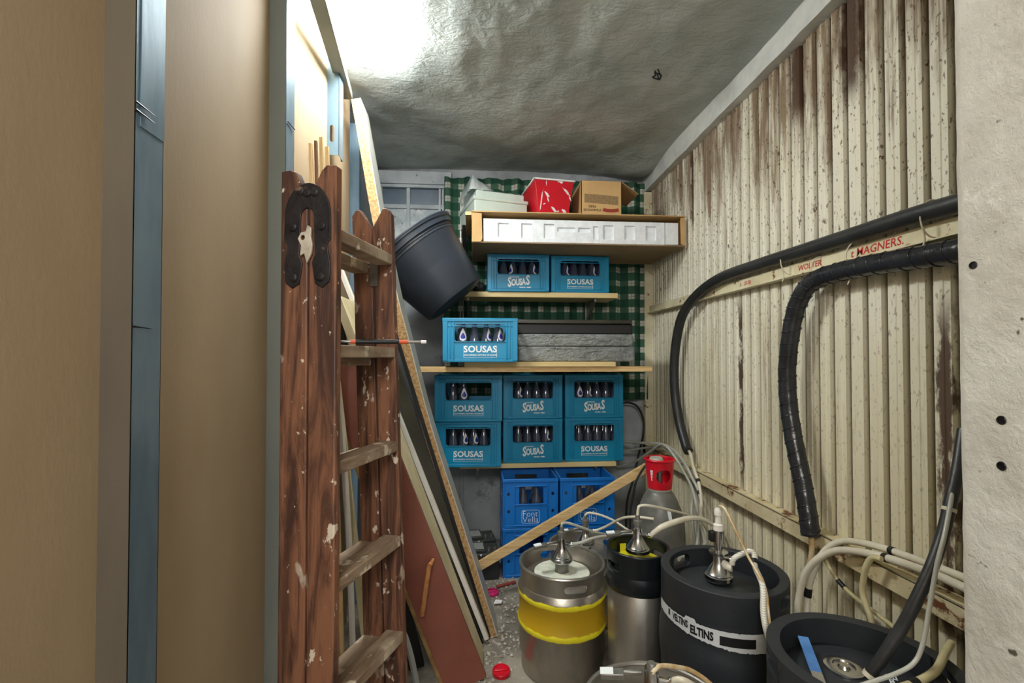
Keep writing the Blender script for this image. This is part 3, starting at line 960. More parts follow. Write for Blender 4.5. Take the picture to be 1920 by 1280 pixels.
# ------------------------------------------------------------ bottle crates
def crate(label, loc, w, d, h, style, mname='crate', rz=0.0, group='blue bottle crates on the shelves'):
    t = thing('bottle_crate', label, 'crate', loc, rz, group)
    mt = M[mname]
    b = B()
    th = 0.006
    if mname == 'crate':
        win = rrect(-0.345 * w, 0.465 * h, 0.345 * w, 0.865 * h, 0.016)
        side = rrect(d * 0.28, 0.5 * h, d * 0.72, 0.84 * h, 0.016)
        front_holes, side_holes = [win], [side]
    else:
        win = rrect(-0.21 * w, 0.49 * h, 0.235 * w, 0.84 * h, 0.003, 2)
        cir = lambda cx, cz: [(cx + 0.0085 * math.cos(2 * PI * i / 10), cz + 0.0105 * math.sin(2 * PI * i / 10)) for i in range(10)]
        front_holes = [win] + [cir(sx * w, sz * h) for sx in (-0.40, 0.41) for sz in (0.34, 0.69)]
        side_holes = [rrect(d * 0.3, 0.5 * h, d * 0.7, 0.8 * h, 0.003, 2)]
    fr = [(-w / 2, 0.0), (w / 2, 0.0), (w / 2, h), (-w / 2, h)]
    b.plate(fr, front_holes, th, T(0, th, 0) @ XZ)
    b.plate(fr, [win], th, T(0, d, 0) @ XZ)
    YZ = Matrix(((0, 0, 1, 0), (1, 0, 0, 0), (0, 1, 0, 0), (0, 0, 0, 1)))
    sd = [(0.0, 0.0), (d, 0.0), (d, h), (0.0, h)]
    b.plate(sd, side_holes, th, T(-w / 2, 0, 0) @ YZ)
    b.plate(sd, side_holes, th, T(w / 2 - th, 0, 0) @ YZ)
    b.box(-w / 2, w / 2, 0, d, 0, 0.006)
    b.done('body', mt, t)
    e = 0.005
    for nm, z0, z1, p in (('rim', h - 0.020, h, e), ('base_band', 0.0, 0.018, e * 0.4)):
        o_, i_ = (-w / 2 - p, -p, w / 2 + p, d + p), (-w / 2 + 0.001, 0.001, w / 2 - 0.001, d - 0.001)
        q_ = lambda c: [(c[0], c[1]), (c[2], c[1]), (c[2], c[3]), (c[0], c[3])]
        B().plate(q_(o_), [q_(i_)], z1 - z0, T(0, 0, z0)).done(nm, mt, t, bevel=0.003)
    class _K:
        def box(self, *a):
            B().box(*a).done('rib', mt, t, bevel=0.0022)
            return self
    k = _K()
    if mname == 'crate':
        for s in (-1, 1):                               # corner posts and window posts
            k.box(*sorted((s * (w / 2 + 0.003), s * (w / 2 - 0.024))), -0.0045, 0.02, 0.006, h - 0.006)
            k.box(*sorted((s * (w / 2 - 0.034), s * (w / 2 - 0.042))), -0.0035, 0.002, 0.016, h - 0.018)
            k.box(*sorted((s * 0.352 * w, s * (0.352 * w + 0.006))), -0.0045, 0.002, 0.010, h - 0.018)
            k.box(*sorted((s * (w / 2 + 0.003), s * (w / 2 - 0.024))), d - 0.02, d + 0.0045, 0.006, h - 0.006)
        k.box(-0.352 * w, 0.352 * w, -0.006, 0.002, 0.452 * h, 0.468 * h)
        k.box(-w / 2, w / 2, -0.0035, 0.002, h - 0.046, h - 0.041)
    else:
        k.box(-0.30 * w, 0.31 * w, -0.006, 0.002, 0.472 * h, 0.488 * h).box(-0.30 * w, 0.31 * w, -0.006, 0.002, 0.845 * h, 0.862 * h)
        k.box(-0.30 * w, 0.31 * w, -0.006, 0.002, 0.045 * h, 0.065 * h)
        for sx in (-0.30, 0.30):
            k.box(sx * w, sx * w + 0.006, -0.0055, 0.002, 0.03, h - 0.02)
        for s in (-1, 1):
            k.box(*sorted((s * (w / 2 + 0.002), s * (w / 2 - 0.010))), -0.003, 0.012, 0.006, h - 0.006)
    fz = max(0.0, 0.5 * h - 0.116)                      # raised inner floor with its cells
    p = B().box(-w / 2 + 0.005, w / 2 - 0.005, 0.005, d - 0.005, max(fz - 0.002, 0.004), fz + 0.004)
    p.done('inner_floor', mt, t)
    g = B()
    F = lambda x, z: T(x, -0.0012, z) @ XZ
    if style == 'framed':
        zc = 0.235 * h
        g.text('SOUSAS', 0.125 * w, F(0, zc + 0.012), 0.0014, 0, 1.02)
        g.text('AGUA MINERAL NATURAL DE GALICIA', 0.026 * w, F(0, zc - 0.018), 0.0003, 0, 1.0)
        for s in (-1, 1):
            g.box(s * 0.222 * w - 0.0008, s * 0.222 * w + 0.0008, -0.0013, 0.0, zc - 0.030, zc + 0.032)
        g.box(-0.222 * w, 0.222 * w, -0.0013, 0.0, zc - 0.0305, zc - 0.0293)
    elif style == 'bold':
        zc = 0.255 * h
        tilt = Matrix.Rotation(R(5), 4, 'Z')
        nar = Matrix.Diagonal((0.62, 1, 1, 1))
        g.text('S', 0.215 * w, F(-0.150 * w, zc - 0.004) @ tilt @ nar, 0.0026, 0.12)
        g.text('OUSA', 0.150 * w, F(-0.004 * w, zc - 0.002) @ tilt @ nar, 0.0024, 0.12, 0.92)
        g.text('S', 0.215 * w, F(0.150 * w, zc + 0.010) @ tilt @ nar, 0.0026, 0.12)
        g.text('MANANTIAL', 0.026 * w, F(-0.06 * w, zc + 0.031), 0.0003)
        g.text('GALICIA - VERIN', 0.026 * w, F(0.11 * w, zc - 0.034), 0.0006)
    elif style == 'serif':
        g.text('Font', 0.155 * w, F(-0.01 * w, 0.285 * h), -0.0008)
        g.text('Vella', 0.155 * w, F(0.0, 0.165 * h), -0.0008)
        fo, fi = rrect(-0.165 * w, 0.095 * h, 0.165 * w, 0.365 * h, 0.014), rrect(-0.165 * w + 0.0014, 0.095 * h + 0.0014, 0.165 * w - 0.0014, 0.365 * h - 0.0014, 0.013)
        g.plate(fo, [fi], 0.0006, T(0, -0.0006, 0) @ XZ)
    if style:
        g.done('printed_logo', M['print'], t, flat=True)
    return t


CB = crate('blue crate with big slanted lettering, left one under the flat carton', (0.277, 2.935, 1.686), 0.384, 0.24, 0.236, 'bold')
CB2 = crate('blue crate with small framed lettering, right one under the flat carton', (0.675, 2.95, 1.686), 0.370, 0.235, 0.234, 'framed', rz=R(1))
CC = crate('single wide blue crate on the middle plank below the black tub', (0.032, 2.50, 1.247), 0.392, 0.33, 0.234, 'framed', rz=R(-1))
CL1 = crate('blue crate with framed lettering, lower left of the six stacked', (-0.036, 2.87, 0.607), 0.392, 0.30, 0.278, 'framed', rz=R(-2.5))
CL2 = crate('blue crate with framed lettering, upper left of the six stacked', (-0.034, 2.84, 0.886), 0.400, 0.30, 0.278, 'framed', rz=R(-2.5))
CM1 = crate('blue crate with big slanted lettering, lower middle of the six stacked', (0.371, 2.96, 0.607), 0.372, 0.24, 0.276, 'bold')
CM2 = crate('blue crate with big slanted lettering, upper middle of the six stacked', (0.371, 2.96, 0.884), 0.372, 0.24, 0.276, 'bold')
CR1 = crate('blue crate with framed lettering, lower right of the six stacked', (0.770, 2.975, 0.607), 0.376, 0.22, 0.276, 'framed', rz=R(1))
CR2 = crate('blue crate with big slanted lettering, upper right of the six stacked', (0.770, 2.975, 0.884), 0.376, 0.22, 0.276, 'bold', rz=R(1))
fg = 'brighter blue crates on the floor'
F11 = crate('bright blue crate on the floor behind the pine batten, left stack', (0.327, 2.72, 0.0), 0.318, 0.30, 0.283, 'serif', 'crate2', 0, fg)
F12 = crate('bright blue crate with white serif lettering, top of left floor stack', (0.327, 2.72, 0.284), 0.318, 0.30, 0.283, 'serif', 'crate2', 0, fg)
F21 = crate('bright blue crate on the floor behind the kegs, right stack', (0.663, 2.72, 0.0), 0.318, 0.30, 0.283, 'serif', 'crate2', 0, fg)
F22 = crate('bright blue crate crossed by the pine batten, top of right floor stack', (0.663, 2.72, 0.284), 0.318, 0.30, 0.283, 'serif', 'crate2', 0, fg)

# bottles
bt_prof = [(0.0, 0.0), (0.031, 0.0), (0.034, 0.004), (0.034, 0.098), (0.0325, 0.115), (0.027, 0.145), (0.019, 0.172), (0.0135, 0.190), (0.0125, 0.206), (0.0142, 0.208), (0.0142, 0.216), (0.012, 0.219), (0.0, 0.219)]
def rad(z):
    for (r0, z0), (r1, z1) in zip(bt_prof[1:], bt_prof[2:]):
        if z0 <= z <= z1 and z1 > z0:
            return r0 + (r1 - r0) * (z - z0) / (z1 - z0)
    return 0.03
def drop(b, sc, zlo, zhi, off):
    """a drop shaped patch that hugs the bottle, pointing up, facing -Y"""
    rows, cols = 12, 8
    vs, fs = [], []
    for j in range(rows + 1):
        t = j / rows
        z = zlo + (zhi - zlo) * t
        hw = sc * (math.sqrt(max(0.0, 1 - ((t - 0.32) / 0.32) ** 2)) if t < 0.32 else (1 - ((t - 0.32) / 0.68) ** 1.5))
        r = rad(z) + off
        for i in range(cols + 1):
            a = -PI / 2 + (hw * (2 * i / cols - 1)) / max(r, 0.012)
            vs.append((r * math.cos(a), r * math.sin(a), z))
    for j in range(rows):
        for i in range(cols):
            a = j * (cols + 1) + i
            fs.append((a, a + 1, a + cols + 2, a + cols + 1))
    b.add(vs, fs)
    return b
b0 = B().lathe(bt_prof, 20)
me_bottle = None
proto_plain = thing('bottle', 'x', 'bottle', (0, 0, -5), 0)
B().lathe(bt_prof, 20).done('glass', M['glass'], proto_plain, ang=1.2)
B().lathe([(0.0155, 0.203), (0.0162, 0.209), (0.0158, 0.218), (0.013, 0.2215), (0.0, 0.222)], 16).done('cap', M['cap'], proto_plain)
proto_lab = thing('bottle', 'x', 'bottle', (0, 0, -5), 0)
for ch in proto_plain.children:
    c = ch.copy(); col.objects.link(c); c.parent = proto_lab
lab = drop(B(), 0.0235, 0.106, 0.176, 0.0006).done('neck_label', M['label'], proto_lab, ang=3)
drop(B(), 0.0150, 0.117, 0.152, 0.0011).done('label_drop', M['blue'], lab, ang=3)
protos = [proto_plain, proto_lab]

# per crate: the pattern of the front row: '.' plain, 'f' label to the front, 'l'/'r' label half turned, '-' empty
plans = [(CB, 0.384, 0.236, '..l.r.', 'left crate below the carton'), (CB2, 0.370, 0.234, '.r..r.', 'right crate below the carton'),
         (CC, 0.392, 0.234, 'lf.rrr', 'crate on the plank'), (CL1, 0.392, 0.278, '..rr..', 'lower left crate'),
         (CL2, 0.400, 0.278, '..f---', 'upper left crate'), (CM1, 0.372, 0.276, '....r.', 'lower middle crate'),
         (CM2, 0.372, 0.276, '.r....', 'upper middle crate'), (CR1, 0.376, 0.276, '......', 'lower right crate'),
         (CR2, 0.376, 0.276, '.fr..r', 'upper right crate')]
turn = {'f': 0.12, 'l': -0.9, 'r': 0.85}
words = {'f': 'facing the front', 'l': 'turned left', 'r': 'turned right'}
nth = ('first', 'second', 'third', 'fourth', 'fifth', 'sixth')
for cr, w, h, pat, where in plans:
    mw = Matrix.Translation(cr.location) @ Matrix.Rotation(cr.rotation_euler.z, 4, 'Z')
    fz = max(0.0, 0.5 * h - 0.116) + 0.0045
    for row in range(2):
        for i, ch in enumerate(pat):
            if ch == '-':
                continue
            if row == 1:
                ch = '.'
            p = mw @ Vector((-w / 2 + 0.008 + (i + 0.5) * (w - 0.016) / 6, 0.046 + row * 0.068, fz))
            if ch == '.':
                lb = 'plain bottle, %s from left, %s row of %s' % (nth[i], 'front' if row == 0 else 'second', where)
                o = dup(proto_plain, p, lb, random.uniform(0, 6))
            else:
                lb = '%s bottle in the %s, white drop label %s' % (nth[i], where, words[ch])
                o = dup(proto_lab, p, lb, cr.rotation_euler.z + turn[ch] + random.uniform(-0.1, 0.1))
            o.scale = (0.88, 0.88, 1.0)
            o['group'] = 'bottles in the %s' % where
for cr, where in ((F12, 'left floor stack'), (F22, 'right floor stack')):
    for row in range(2):
        for i in range(4):
            p = cr.location + Vector((-0.159 + (i + 0.5) * 0.318 / 4, 0.048 + row * 0.073, 0.0265))
            o = dup(proto_plain, p, 'dark bottle, %s from left, %s row, upper crate of %s' % (nth[i], 'front' if row == 0 else 'second', where), random.uniform(0, 6))
            o['group'] = 'bottles in the upper crate of the %s' % where
for p in protos:
    for ch in list(p.children):
        for g in list(ch.children):
            bpy.data.objects.remove(g)
        bpy.data.objects.remove(ch)
    bpy.data.objects.remove(p)

# wrapped package and black case on the plank
b = B().box(0.25, 0.945, 2.70, 2.98, 1.247, 1.335).box(0.252, 0.935, 2.70, 2.98, 1.337, 1.408)
b.add([(0.925, 2.70, 1.352), (0.925, 2.98, 1.352), (0.975, 2.76, 1.372), (0.975, 2.92, 1.372), (0.925, 2.70, 1.405), (0.925, 2.98, 1.405), (0.965, 2.76, 1.384), (0.965, 2.92, 1.384)],
      [(0, 2, 3, 1), (4, 5, 7, 6), (0, 4, 6, 2), (1, 3, 7, 5), (2, 6, 7, 3), (0, 1, 5, 4)])
o = b.done('wrapped_board_pack', M['wrap'], bevel=0.012, seg=3)
tag(o, 'grey board pack wrapped in shiny plastic film beside the single crate', 'package')
t = thing('flat_case', 'flat black case lying on the plastic-wrapped grey pack', 'case', (0.60, 2.74, 1.409))
B().box(-0.35, 0.345, 0, 0.26, 0, 0.062).done('body', M['black'], t, bevel=0.006)
B().box(-0.36, 0.34, -0.012, 0.27, 0.062, 0.085).done('lid', M['darkboard'], t, bevel=0.004)
b = B()
bm = bmesh.new()
bmesh.ops.create_icosphere(bm, subdivisions=3, radius=1)
for v in bm.verts:
    k = 1 + 0.28 * noise.noise(v.co * 2.2)
    b.v.append(Vector((v.co.x * 0.045 * k + 0.03, v.co.y * 0.06 * k + 2.995, max(v.co.z * 0.036 * k, -0.030) + 1.716)))
for f in bm.faces:
    b.f.append([v.index for v in f.verts])
bm.free()
tag(b.done('black_bag', M['black'], ang=3), 'crumpled black bag between the black tub and the crates', 'bag')

# ------------------------------------------------------------ black tub
ax = Vector((0.63, 0.02, -0.76)).normalized()          # from the rim towards the base
t = thing('plastic_tub', 'large black plastic tub wedged on its side left of the shelves', 'tub', (-0.105, 2.65, 1.592))
rot = Vector((0, 0, -1)).rotation_difference(ax).to_matrix().to_4x4()
hb = 0.395
prof = [(0.0, 0.0), (0.17, 0.0), (0.185, 0.006), (0.190, 0.02), (0.243, hb - 0.075), (0.252, hb - 0.072), (0.254, hb - 0.046), (0.266, hb - 0.044), (0.270, hb - 0.018), (0.277, hb - 0.015), (0.280, hb), (0.268, hb + 0.002), (0.262, hb - 0.01), (0.182, 0.012), (0.0, 0.012)]
B().lathe(prof[:5] + [prof[-3], prof[-2], prof[-1]] if False else prof, 64, rot).done('tub_wall', M['bucket'], t, ang=0.5)
B().ring((0, 0, hb - 0.002), 0.274, 0.0075, 64, 8, rot).ring((0, 0, hb - 0.056), 0.2535, 0.004, 64, 6, rot).done('rim', M['bucket'], t)

# ------------------------------------------------------------ leaning boards
def bar(label, name, cat, p0, p1, w, d, mt, face=None, extra=None):
    """board standing on p0 and leaning to p1 (bottom left front edge line), w across in the XZ plane, d deep in Y"""
    p0, p1 = Vector(p0), Vector(p1)
    u = (p1 - p0).normalized()
    nrm = Vector((u.z, 0, -u.x)).normalized()           # to the upper right
    b = B()
    q = [p0, p0 + nrm * w, p1 + nrm * w, p1]
    b.add([*q, *[p + Vector((0, d, 0)) for p in q]], [(0, 1, 2, 3), (7, 6, 5, 4), (0, 4, 5, 1), (1, 5, 6, 2), (2, 6, 7, 3), (3, 7, 4, 0)])
    o = b.done(name, mt, bevel=0.0015)
    return tag(o, label, cat)


# worktop of chipboard, bowed under its own weight
pts = smooth_path([(-0.535, 2.44), (-0.489, 2.18), (-0.440, 1.90), (-0.362, 1.53), (-0.322, 1.377), (-0.214, 0.958), (-0.06, 0.475), (0.088, 0.0)], 4)
core, skin = B(), B()
pts = [Vector((p[0], 0, p[1])) for p in [(q.x, q.y) for q in [Vector((a.x, a.y, 0)) for a in pts]]]
vs, fs, vs2, fs2 = [], [], [], []
for i, p in enumerate(pts):
    d = (pts[min(i + 1, len(pts) - 1)] - pts[max(i - 1, 0)]).normalized()
    nr = Vector((-d.z, 0, d.x))
    for s, yy in ((-0.021, 2.15), (0.018, 2.15), (0.018, 2.31), (-0.021, 2.31)):
        q = p + nr * s
        vs.append((q.x, yy, max(q.z, 0.001)))
    for s, yy in ((0.018, 2.1492), (0.0215, 2.1492), (0.0215, 2.3108), (0.018, 2.3108)):
        q = p + nr * s
        vs2.append((q.x, yy, max(q.z, 0.001)))
for i in range(len(pts) - 1):
    for k in range(4):
        a, b_ = i * 4 + k, i * 4 + (k + 1) % 4
        fs.append((a, b_, b_ + 4, a + 4))
e = (len(pts) - 1) * 4
fs += [(0, 1, 2, 3), (e + 3, e + 2, e + 1, e)]
t = thing('worktop', 'tall bowed chipboard worktop offcut with grey face leaning beside the tub', 'board', (0, 2.15, 0))
sh = Vector((0, -2.15, 0))
core.add([Vector(v) + sh for v in vs], fs).done('chipboard_core', M['chip'], t, ang=1.0)
skin.add([Vector(v) + sh for v in vs2], fs).done('laminate', M['laminate'], t, ang=1.0)

bar('dark olive board leaning just left of the chipboard worktop', 'board', 'board', (0.022, 2.13, 0.004), (-0.43, 2.13, 1.36), 0.050, 0.012, M['darkboard'])
bar('black board leaning between chipboard worktop and dark olive board', 'board', 'board', (0.060, 2.146, 0.004), (-0.40, 2.146, 1.50), 0.017, 0.004, M['blackboard'])
bar('long white board leaning behind the ladder with a narrow white edge', 'board', 'board', (0.048, 2.10, 0.018), (-0.606, 2.10, 1.68), 0.020, 0.028, M['whiteboard'])
bar('black strip leaning between the white board and the cream board', 'board', 'board', (0.010, 2.085, 0.004), (-0.56, 2.085, 1.50), 0.034, 0.012, M['blackboard'])
bar('cream coloured board leaning left of the black strip', 'board', 'board', (0.008, 1.87, 0.003), (-0.55, 1.87, 1.50), 0.033, 0.20, M['creamboard'])
# red brown panel, its broad face to the door
t = thing('door_panel', 'red brown panel with ochre edge leaning behind the ladder', 'panel', (-0.11, 1.80, 0.0))
u = Vector((-0.36, 0.0, 0.93)).normalized()
v_ = Vector((0.93, 0.05, 0.36)).normalized()
w_ = u.cross(v_)
mp = Matrix((v_.to_4d(), u.to_4d(), v_.cross(u).to_4d(), (0, 0, 0, 1))).transposed()
mp = Matrix(((v_.x, u.x, v_.cross(u).x, 0), (v_.y, u.y, v_.cross(u).y, 0), (v_.z, u.z, v_.cross(u).z, 0), (0, 0, 0, 1)))
B().box(0.014, 0.17, 0.0, 1.30, -0.012, 0.010, mp).done('face', M['redpanel'], t, bevel=0.0015)
B().box(0.0, 0.0145, 0.0, 1.30, -0.013, 0.011, mp).done('edge_strip', M['ochre'], t, bevel=0.001)
hp = B()
hp.tube([(-0.048, -0.045, 0.512), (-0.054, -0.052, 0.50), (-0.076, -0.05, 0.345), (-0.078, -0.045, 0.335)], 0.0085, 10, 3)
hp.tube([(-0.048, -0.045, 0.512), (-0.042, -0.012, 0.515)], 0.006, 8, 1).tube([(-0.078, -0.045, 0.337), (-0.074, -0.010, 0.337)], 0.006, 8, 1)
o = hp.done('handle', M['copper'], t)
o['label'] = 'copper coloured bar handle'
# floor piece further left
o = B().tube([(-0.315, 1.72, 0.40), (-0.24, 1.70, 0.28), (-0.195, 1.69, 0.10), (-0.18, 1.69, 0.006)], 0.011, 8, 6).done('grey_profile', M['grey'])
tag(o, 'pale grey curved plastic edging strip at the foot of the ladder', 'strip')
bar('dark board leaning in shadow behind the ladder rungs', 'board', 'board', (-0.26, 1.95, 0.004), (-0.60, 1.95, 1.42), 0.06, 0.02, M['blackboard'])

# slim sticks against the partition
gs = 'slim wooden strips behind the ladder'
for i, (xt, zt, xb, w, mt, lb) in enumerate((
        (-0.552, 1.985, -0.505, 0.012, 'pine_z', 'slim pale wooden strip behind the ladder top, leftmost of four'),
        (-0.538, 2.000, -0.485, 0.010, 'brownstrip', 'slim brown wooden strip behind the ladder top, second from left'),
        (-0.526, 2.018, -0.462, 0.013, 'pine_z', 'slim pale wooden strip behind the ladder top, tallest of four'),
        (-0.511, 1.992, -0.440, 0.014, 'pine_z', 'slim pale wooden strip behind the ladder top, rightmost of four'))):
    o = bar(lb, 'wooden_strip', 'strip', (xb, 1.60 + 0.012 * i, 0.003), (xt, 1.60 + 0.012 * i, zt), w, 0.010, M[mt])
    o['group'] = gs
b = B().tube([(-0.50, 1.72, 1.17), (-0.487, 1.70, 1.19), (-0.482, 1.71, 1.15), (-0.47, 1.72, 1.0), (-0.455, 1.72, 0.80), (-0.44, 1.72, 0.55), (-0.42, 1.72, 0.01)], 0.012, 6, 4)
tag(b.done('plastic_strip', M['whiteboard']), 'white crinkled plastic strip hanging behind the ladder', 'strip')
bar('flat white lath behind the ladder beside the crinkled strip', 'lath', 'strip', (-0.375, 1.745, 0.003), (-0.515, 1.745, 1.20), 0.028, 0.012, M['creamboard'])

# ------------------------------------------------------------ ladder
la = thing('double_ladder', 'old brown wooden double ladder spattered with paint beside the partition', 'ladder', (-0.378, 1.10, 0.0), R(-15))
HT = 1.708
TH = 0.024
def stile(side, far):
    """side +1 right leaf, -1 left leaf; cross-section 66 mm wide, 24 mm thick; the inner top corner is cut off"""
    s = side
    o = [(0.002, 0.0), (0.070, 0.0), (0.070, HT - (0.003 if side > 0 else 0.008)), (0.045, HT - (0.0 if side > 0 else 0.006)), (0.032, HT - 0.012), (0.002, HT - (0.075 if not far else 0.06))]
    if far:
        o = [(0.002, 0.0), (0.062, 0.0), (0.062, HT - 0.02), (0.050, HT - 0.002), (0.036, HT - 0.001), (0.002, HT - 0.058)]
    pts = [(s * x, z) for x, z in o]
    if s < 0:
        pts = pts[::-1]
    y0 = 0.31 if far else 0.0
    m_ = T(0, y0 + TH, 0) @ XZ
    if far:
        lean = Matrix.Identity(4)
        lean[0][2] = -0.036                             # the far side stands a little askew
        m_ = T(0.056, 0, 0) @ lean @ m_
    return B().plate(pts, (), TH, m_).done('stile', M['ladder'], la, bevel=0.003)


for s in (1, -1):
    for far in (False, True):
        stile(s, far)
for i in range(6):
    z = 0.22 + 0.270 * i
    for s in (1, -1):
        dz = -0.022 if s < 0 else 0.0
        fx = 0.056 - 0.036 * z
        x0, x1 = (0.010, 0.062) if s > 0 else (-0.062, -0.012)
        vs = []
        for yy, ox in ((TH - 0.002, 0.0), (0.312, fx)):
            for x in (x0, x1):
                for zz in (z - 0.030 + dz, z + dz):
                    vs.append((x + ox * (1 if True else 0), yy, zz))
        B().add(vs, [(0, 1, 3, 2), (4, 6, 7, 5), (0, 4, 5, 1), (2, 3, 7, 6), (0, 2, 6, 4), (1, 5, 7, 3)]).done('rung', M['tread'], la, bevel=0.003)
# hinge: an arch with two legs, and riveted leg plates
def arch(yf, back=False):
    cx, zc = 0.0, HT - 0.118
    ro, ri = 0.058, 0.017
    o = [(cx + ro * math.cos(R(a)), zc + ro * math.sin(R(a)) * 1.35) for a in range(0, 181, 12)]
    leg = lambda sx: [(sx * 0.058, zc - 0.050), (sx * 0.050, zc - 0.062), (sx * 0.052, zc - 0.080), (sx * 0.058, zc - 0.110), (sx * 0.055, zc - 0.148), (sx * 0.038, zc - 0.162), (sx * 0.020, zc - 0.152), (sx * 0.012, zc - 0.105), (sx * 0.020, zc - 0.085), (sx * 0.018, zc - 0.05)]
    inner = [(cx + ri * math.cos(R(a)), zc + ri * math.sin(R(a)) * 1.25) for a in range(180, -1, -15)]
    pts = leg(1)[::-1] + o + leg(-1) + inner
    return pts
hg = B().plate(arch(0), (), 0.004, T(0, -0.0002, 0) @ XZ).done('hinge_plate', M['hinge'], la, bevel=0.001)
for x, z in ((-0.036, HT - 0.14), (0.036, HT - 0.14), (-0.034, HT - 0.255), (0.034, HT - 0.255), (0.0, HT - 0.062), (-0.016, HT - 0.058), (0.018, HT - 0.062)):
    B().lathe([(0.0105, 0), (0.0105, 0.003), (0.007, 0.006), (0, 0.0065)], 10, T(x, -0.004, z, PI / 2)).done('rivet', M['hinge'], hg)
lt = B().plate([(-0.014, -0.035), (-0.012, -0.012), (-0.020, 0.004), (-0.012, 0.018), (0.0, 0.020), (0.004, 0.034), (0.013, 0.028), (0.012, 0.008), (0.016, -0.01), (0.014, -0.03), (0.003, -0.052), (-0.004, -0.03)], [[(-0.008 + 0.006 * math.cos(k * 0.7), 0.006 + 0.006 * math.sin(k * 0.7)) for k in range(9)]], 0.006, T(0.0, -0.004, HT - 0.172) @ XZ)
lt.done('latch', M['latch'], la, bevel=0.001)
B().plate([(-0.020, -0.03), (0.022, -0.03), (0.022, 0.0), (0.012, 0.012), (-0.010, 0.012), (-0.020, 0.0)], (), 0.004, T(0.0, 0.336, HT - 0.075) @ XZ).done('hinge_plate', M['zincdull'], la, bevel=0.001)
B().plate([(-0.010, -0.06), (0.014, -0.06), (0.014, 0.03), (-0.010, 0.03)], (), 0.004, T(0.004, 0.309, HT - 0.17) @ XZ).done('hinge_plate', M['zincdull'], la, bevel=0.001)

# long brush lying on the rung
br = thing('paint_brush', 'long slim brush with black handle and orange bands on a ladder rung', 'brush', (0, 0, 0))
P = lambda px: Vector((-0.345 + (px - 636) * 0.00143, 1.165 + (px - 636) * 0.00035, 1.309 + (px - 636) * 0.00001))
B().tube([P(596), P(668)], 0.0032, 10, 1).done('shaft', M['zincdull'], br)
B().tube([P(666), P(675)], 0.0052, 12, 1).tube([P(744), P(760)], 0.0052, 12, 1).done('band', M['orange'], br)
B().tube([P(674), P(690), P(730), P(745)], lambda t: 0.0052 + 0.0008 * math.sin(PI * t), 12, 4).done('grip', M['black'], br)
B().tube([P(759), P(783)], lambda t: 0.0044 - 0.0012 * t, 10, 1).done('ferrule', M['ferrule'], br)
B().tube([P(782), P(791)], 0.0046, 10, 1).done('tip', M['splash'], br)

# ------------------------------------------------------------ pine batten, floor bits, batteries
o = B()
p0, p1 = Vector((-0.02, 2.50, 0.115)), Vector((0.955, 2.50, 0.652))
u = (p1 - p0).normalized(); nz_ = Vector((-u.z, 0, u.x))
q = [p0, p1, p1 + nz_ * 0.047, p0 + nz_ * 0.047]
o.add([*q, *[a + Vector((0, 0.022, 0)) for a in q]], [(0, 1, 2, 3), (7, 6, 5, 4), (0, 4, 5, 1), (1, 5, 6, 2), (2, 6, 7, 3), (3, 7, 4, 0)])
o = o.done('batten', M['pine'], bevel=0.0015)
tag(o, 'bare pine batten slanting across the bright blue floor crates', 'batten')

def battery(label, x, y, rz):
    t = thing('car_battery', label, 'battery', (x, y, 0), rz, 'batteries on the floor')
    B().box(-0.105, 0.105, 0, 0.16, 0, 0.135).done('case', M['battery'], t, bevel=0.004)
    B().box(-0.108, 0.108, -0.003, 0.163, 0.135, 0.150).box(-0.09, 0.03, 0.02, 0.15, 0.150, 0.166).done('lid', M['batterylid'], t, bevel=0.004)
    B().box(-0.07, 0.02, 0.035, 0.13, 0.166, 0.167).done('sticker', M['grey'], t)
    for px in (0.05, 0.085):
        B().lathe([(0.009, 0), (0.008, 0.016), (0, 0.016)], 12, T(px, 0.05, 0.150)).done('terminal', M['zincdull'], t)
    B().lathe([(0.006, 0), (0.004, 0.004), (0, 0.004)], 10, T(0.0, -0.002, 0.145, PI / 2)).done('charge_light', M['splash'], t)
battery('dark car battery with white sticker, nearer of two beside the floor crates', 0.040, 2.70, R(4))
battery('dark car battery with white sticker, farther of two against the wall', 0.030, 2.90, R(8))

def cap_(label, name, mt, x, y, r, tilt=0.0):
    t = thing(name, label, 'plug', (x, y, 0))
    m_ = T(0, 0, 0.004, tilt, 0, 0.1)
    b = B().lathe([(0, 0), (r, 0), (r, 0.012), (r * 0.94, 0.015), (r * 0.85, 0.015), (r * 0.82, 0.011), (0, 0.011)], 28, m_)
    b.done('disc', mt, t)
    B().box(-r * 0.8, r * 0.8, -r * 0.12, r * 0.2, 0.010, 0.017, m_).done('grip_bar', mt, t, bevel=0.003)
cap_('bright red plastic keg plug on the floor beside the yellow banded keg', 'keg_plug', M['redplastic'], 0.110, 1.905, 0.036, R(6))
cap_('bright pink plastic keg plug on the rubble beside the worktop', 'keg_plug', M['pinkplastic'], 0.098, 2.545, 0.034)
o = B().box(-0.06, 0.06, -0.008, 0.008, 0, 0.012, T(0.178, 2.625, 0.006, 0, 0, R(24))).done('wooden_peg', mat('reddish_wood', (140, 62, 46), None, 9, 0.7), bevel=0.003)
tag(o, 'small reddish stick lying on the rubble behind the yellow banded keg', 'stick')
b = B().plate([(0, 0), (0.04, 0.006), (0.045, 0.03), (0.012, 0.034)], (), 0.003, T(0.100, 2.42, 0.012, R(8), R(5)))
tag(b.done('paper_scrap', M['splash']), 'white paper scrap on the rubble below the pink cap', 'scrap')
o = B().box(-0.012, 0.012, -0.004, 0.004, 0.0, 0.03, T(0.050, 2.142, 0.004, 0, 0, 0.2)).done('plastic_clip', M['whiteboard'], bevel=0.001)
tag(o, 'small white plastic clip at the foot of the dark olive board', 'clip')
rs = random.Random(4)
b = B()
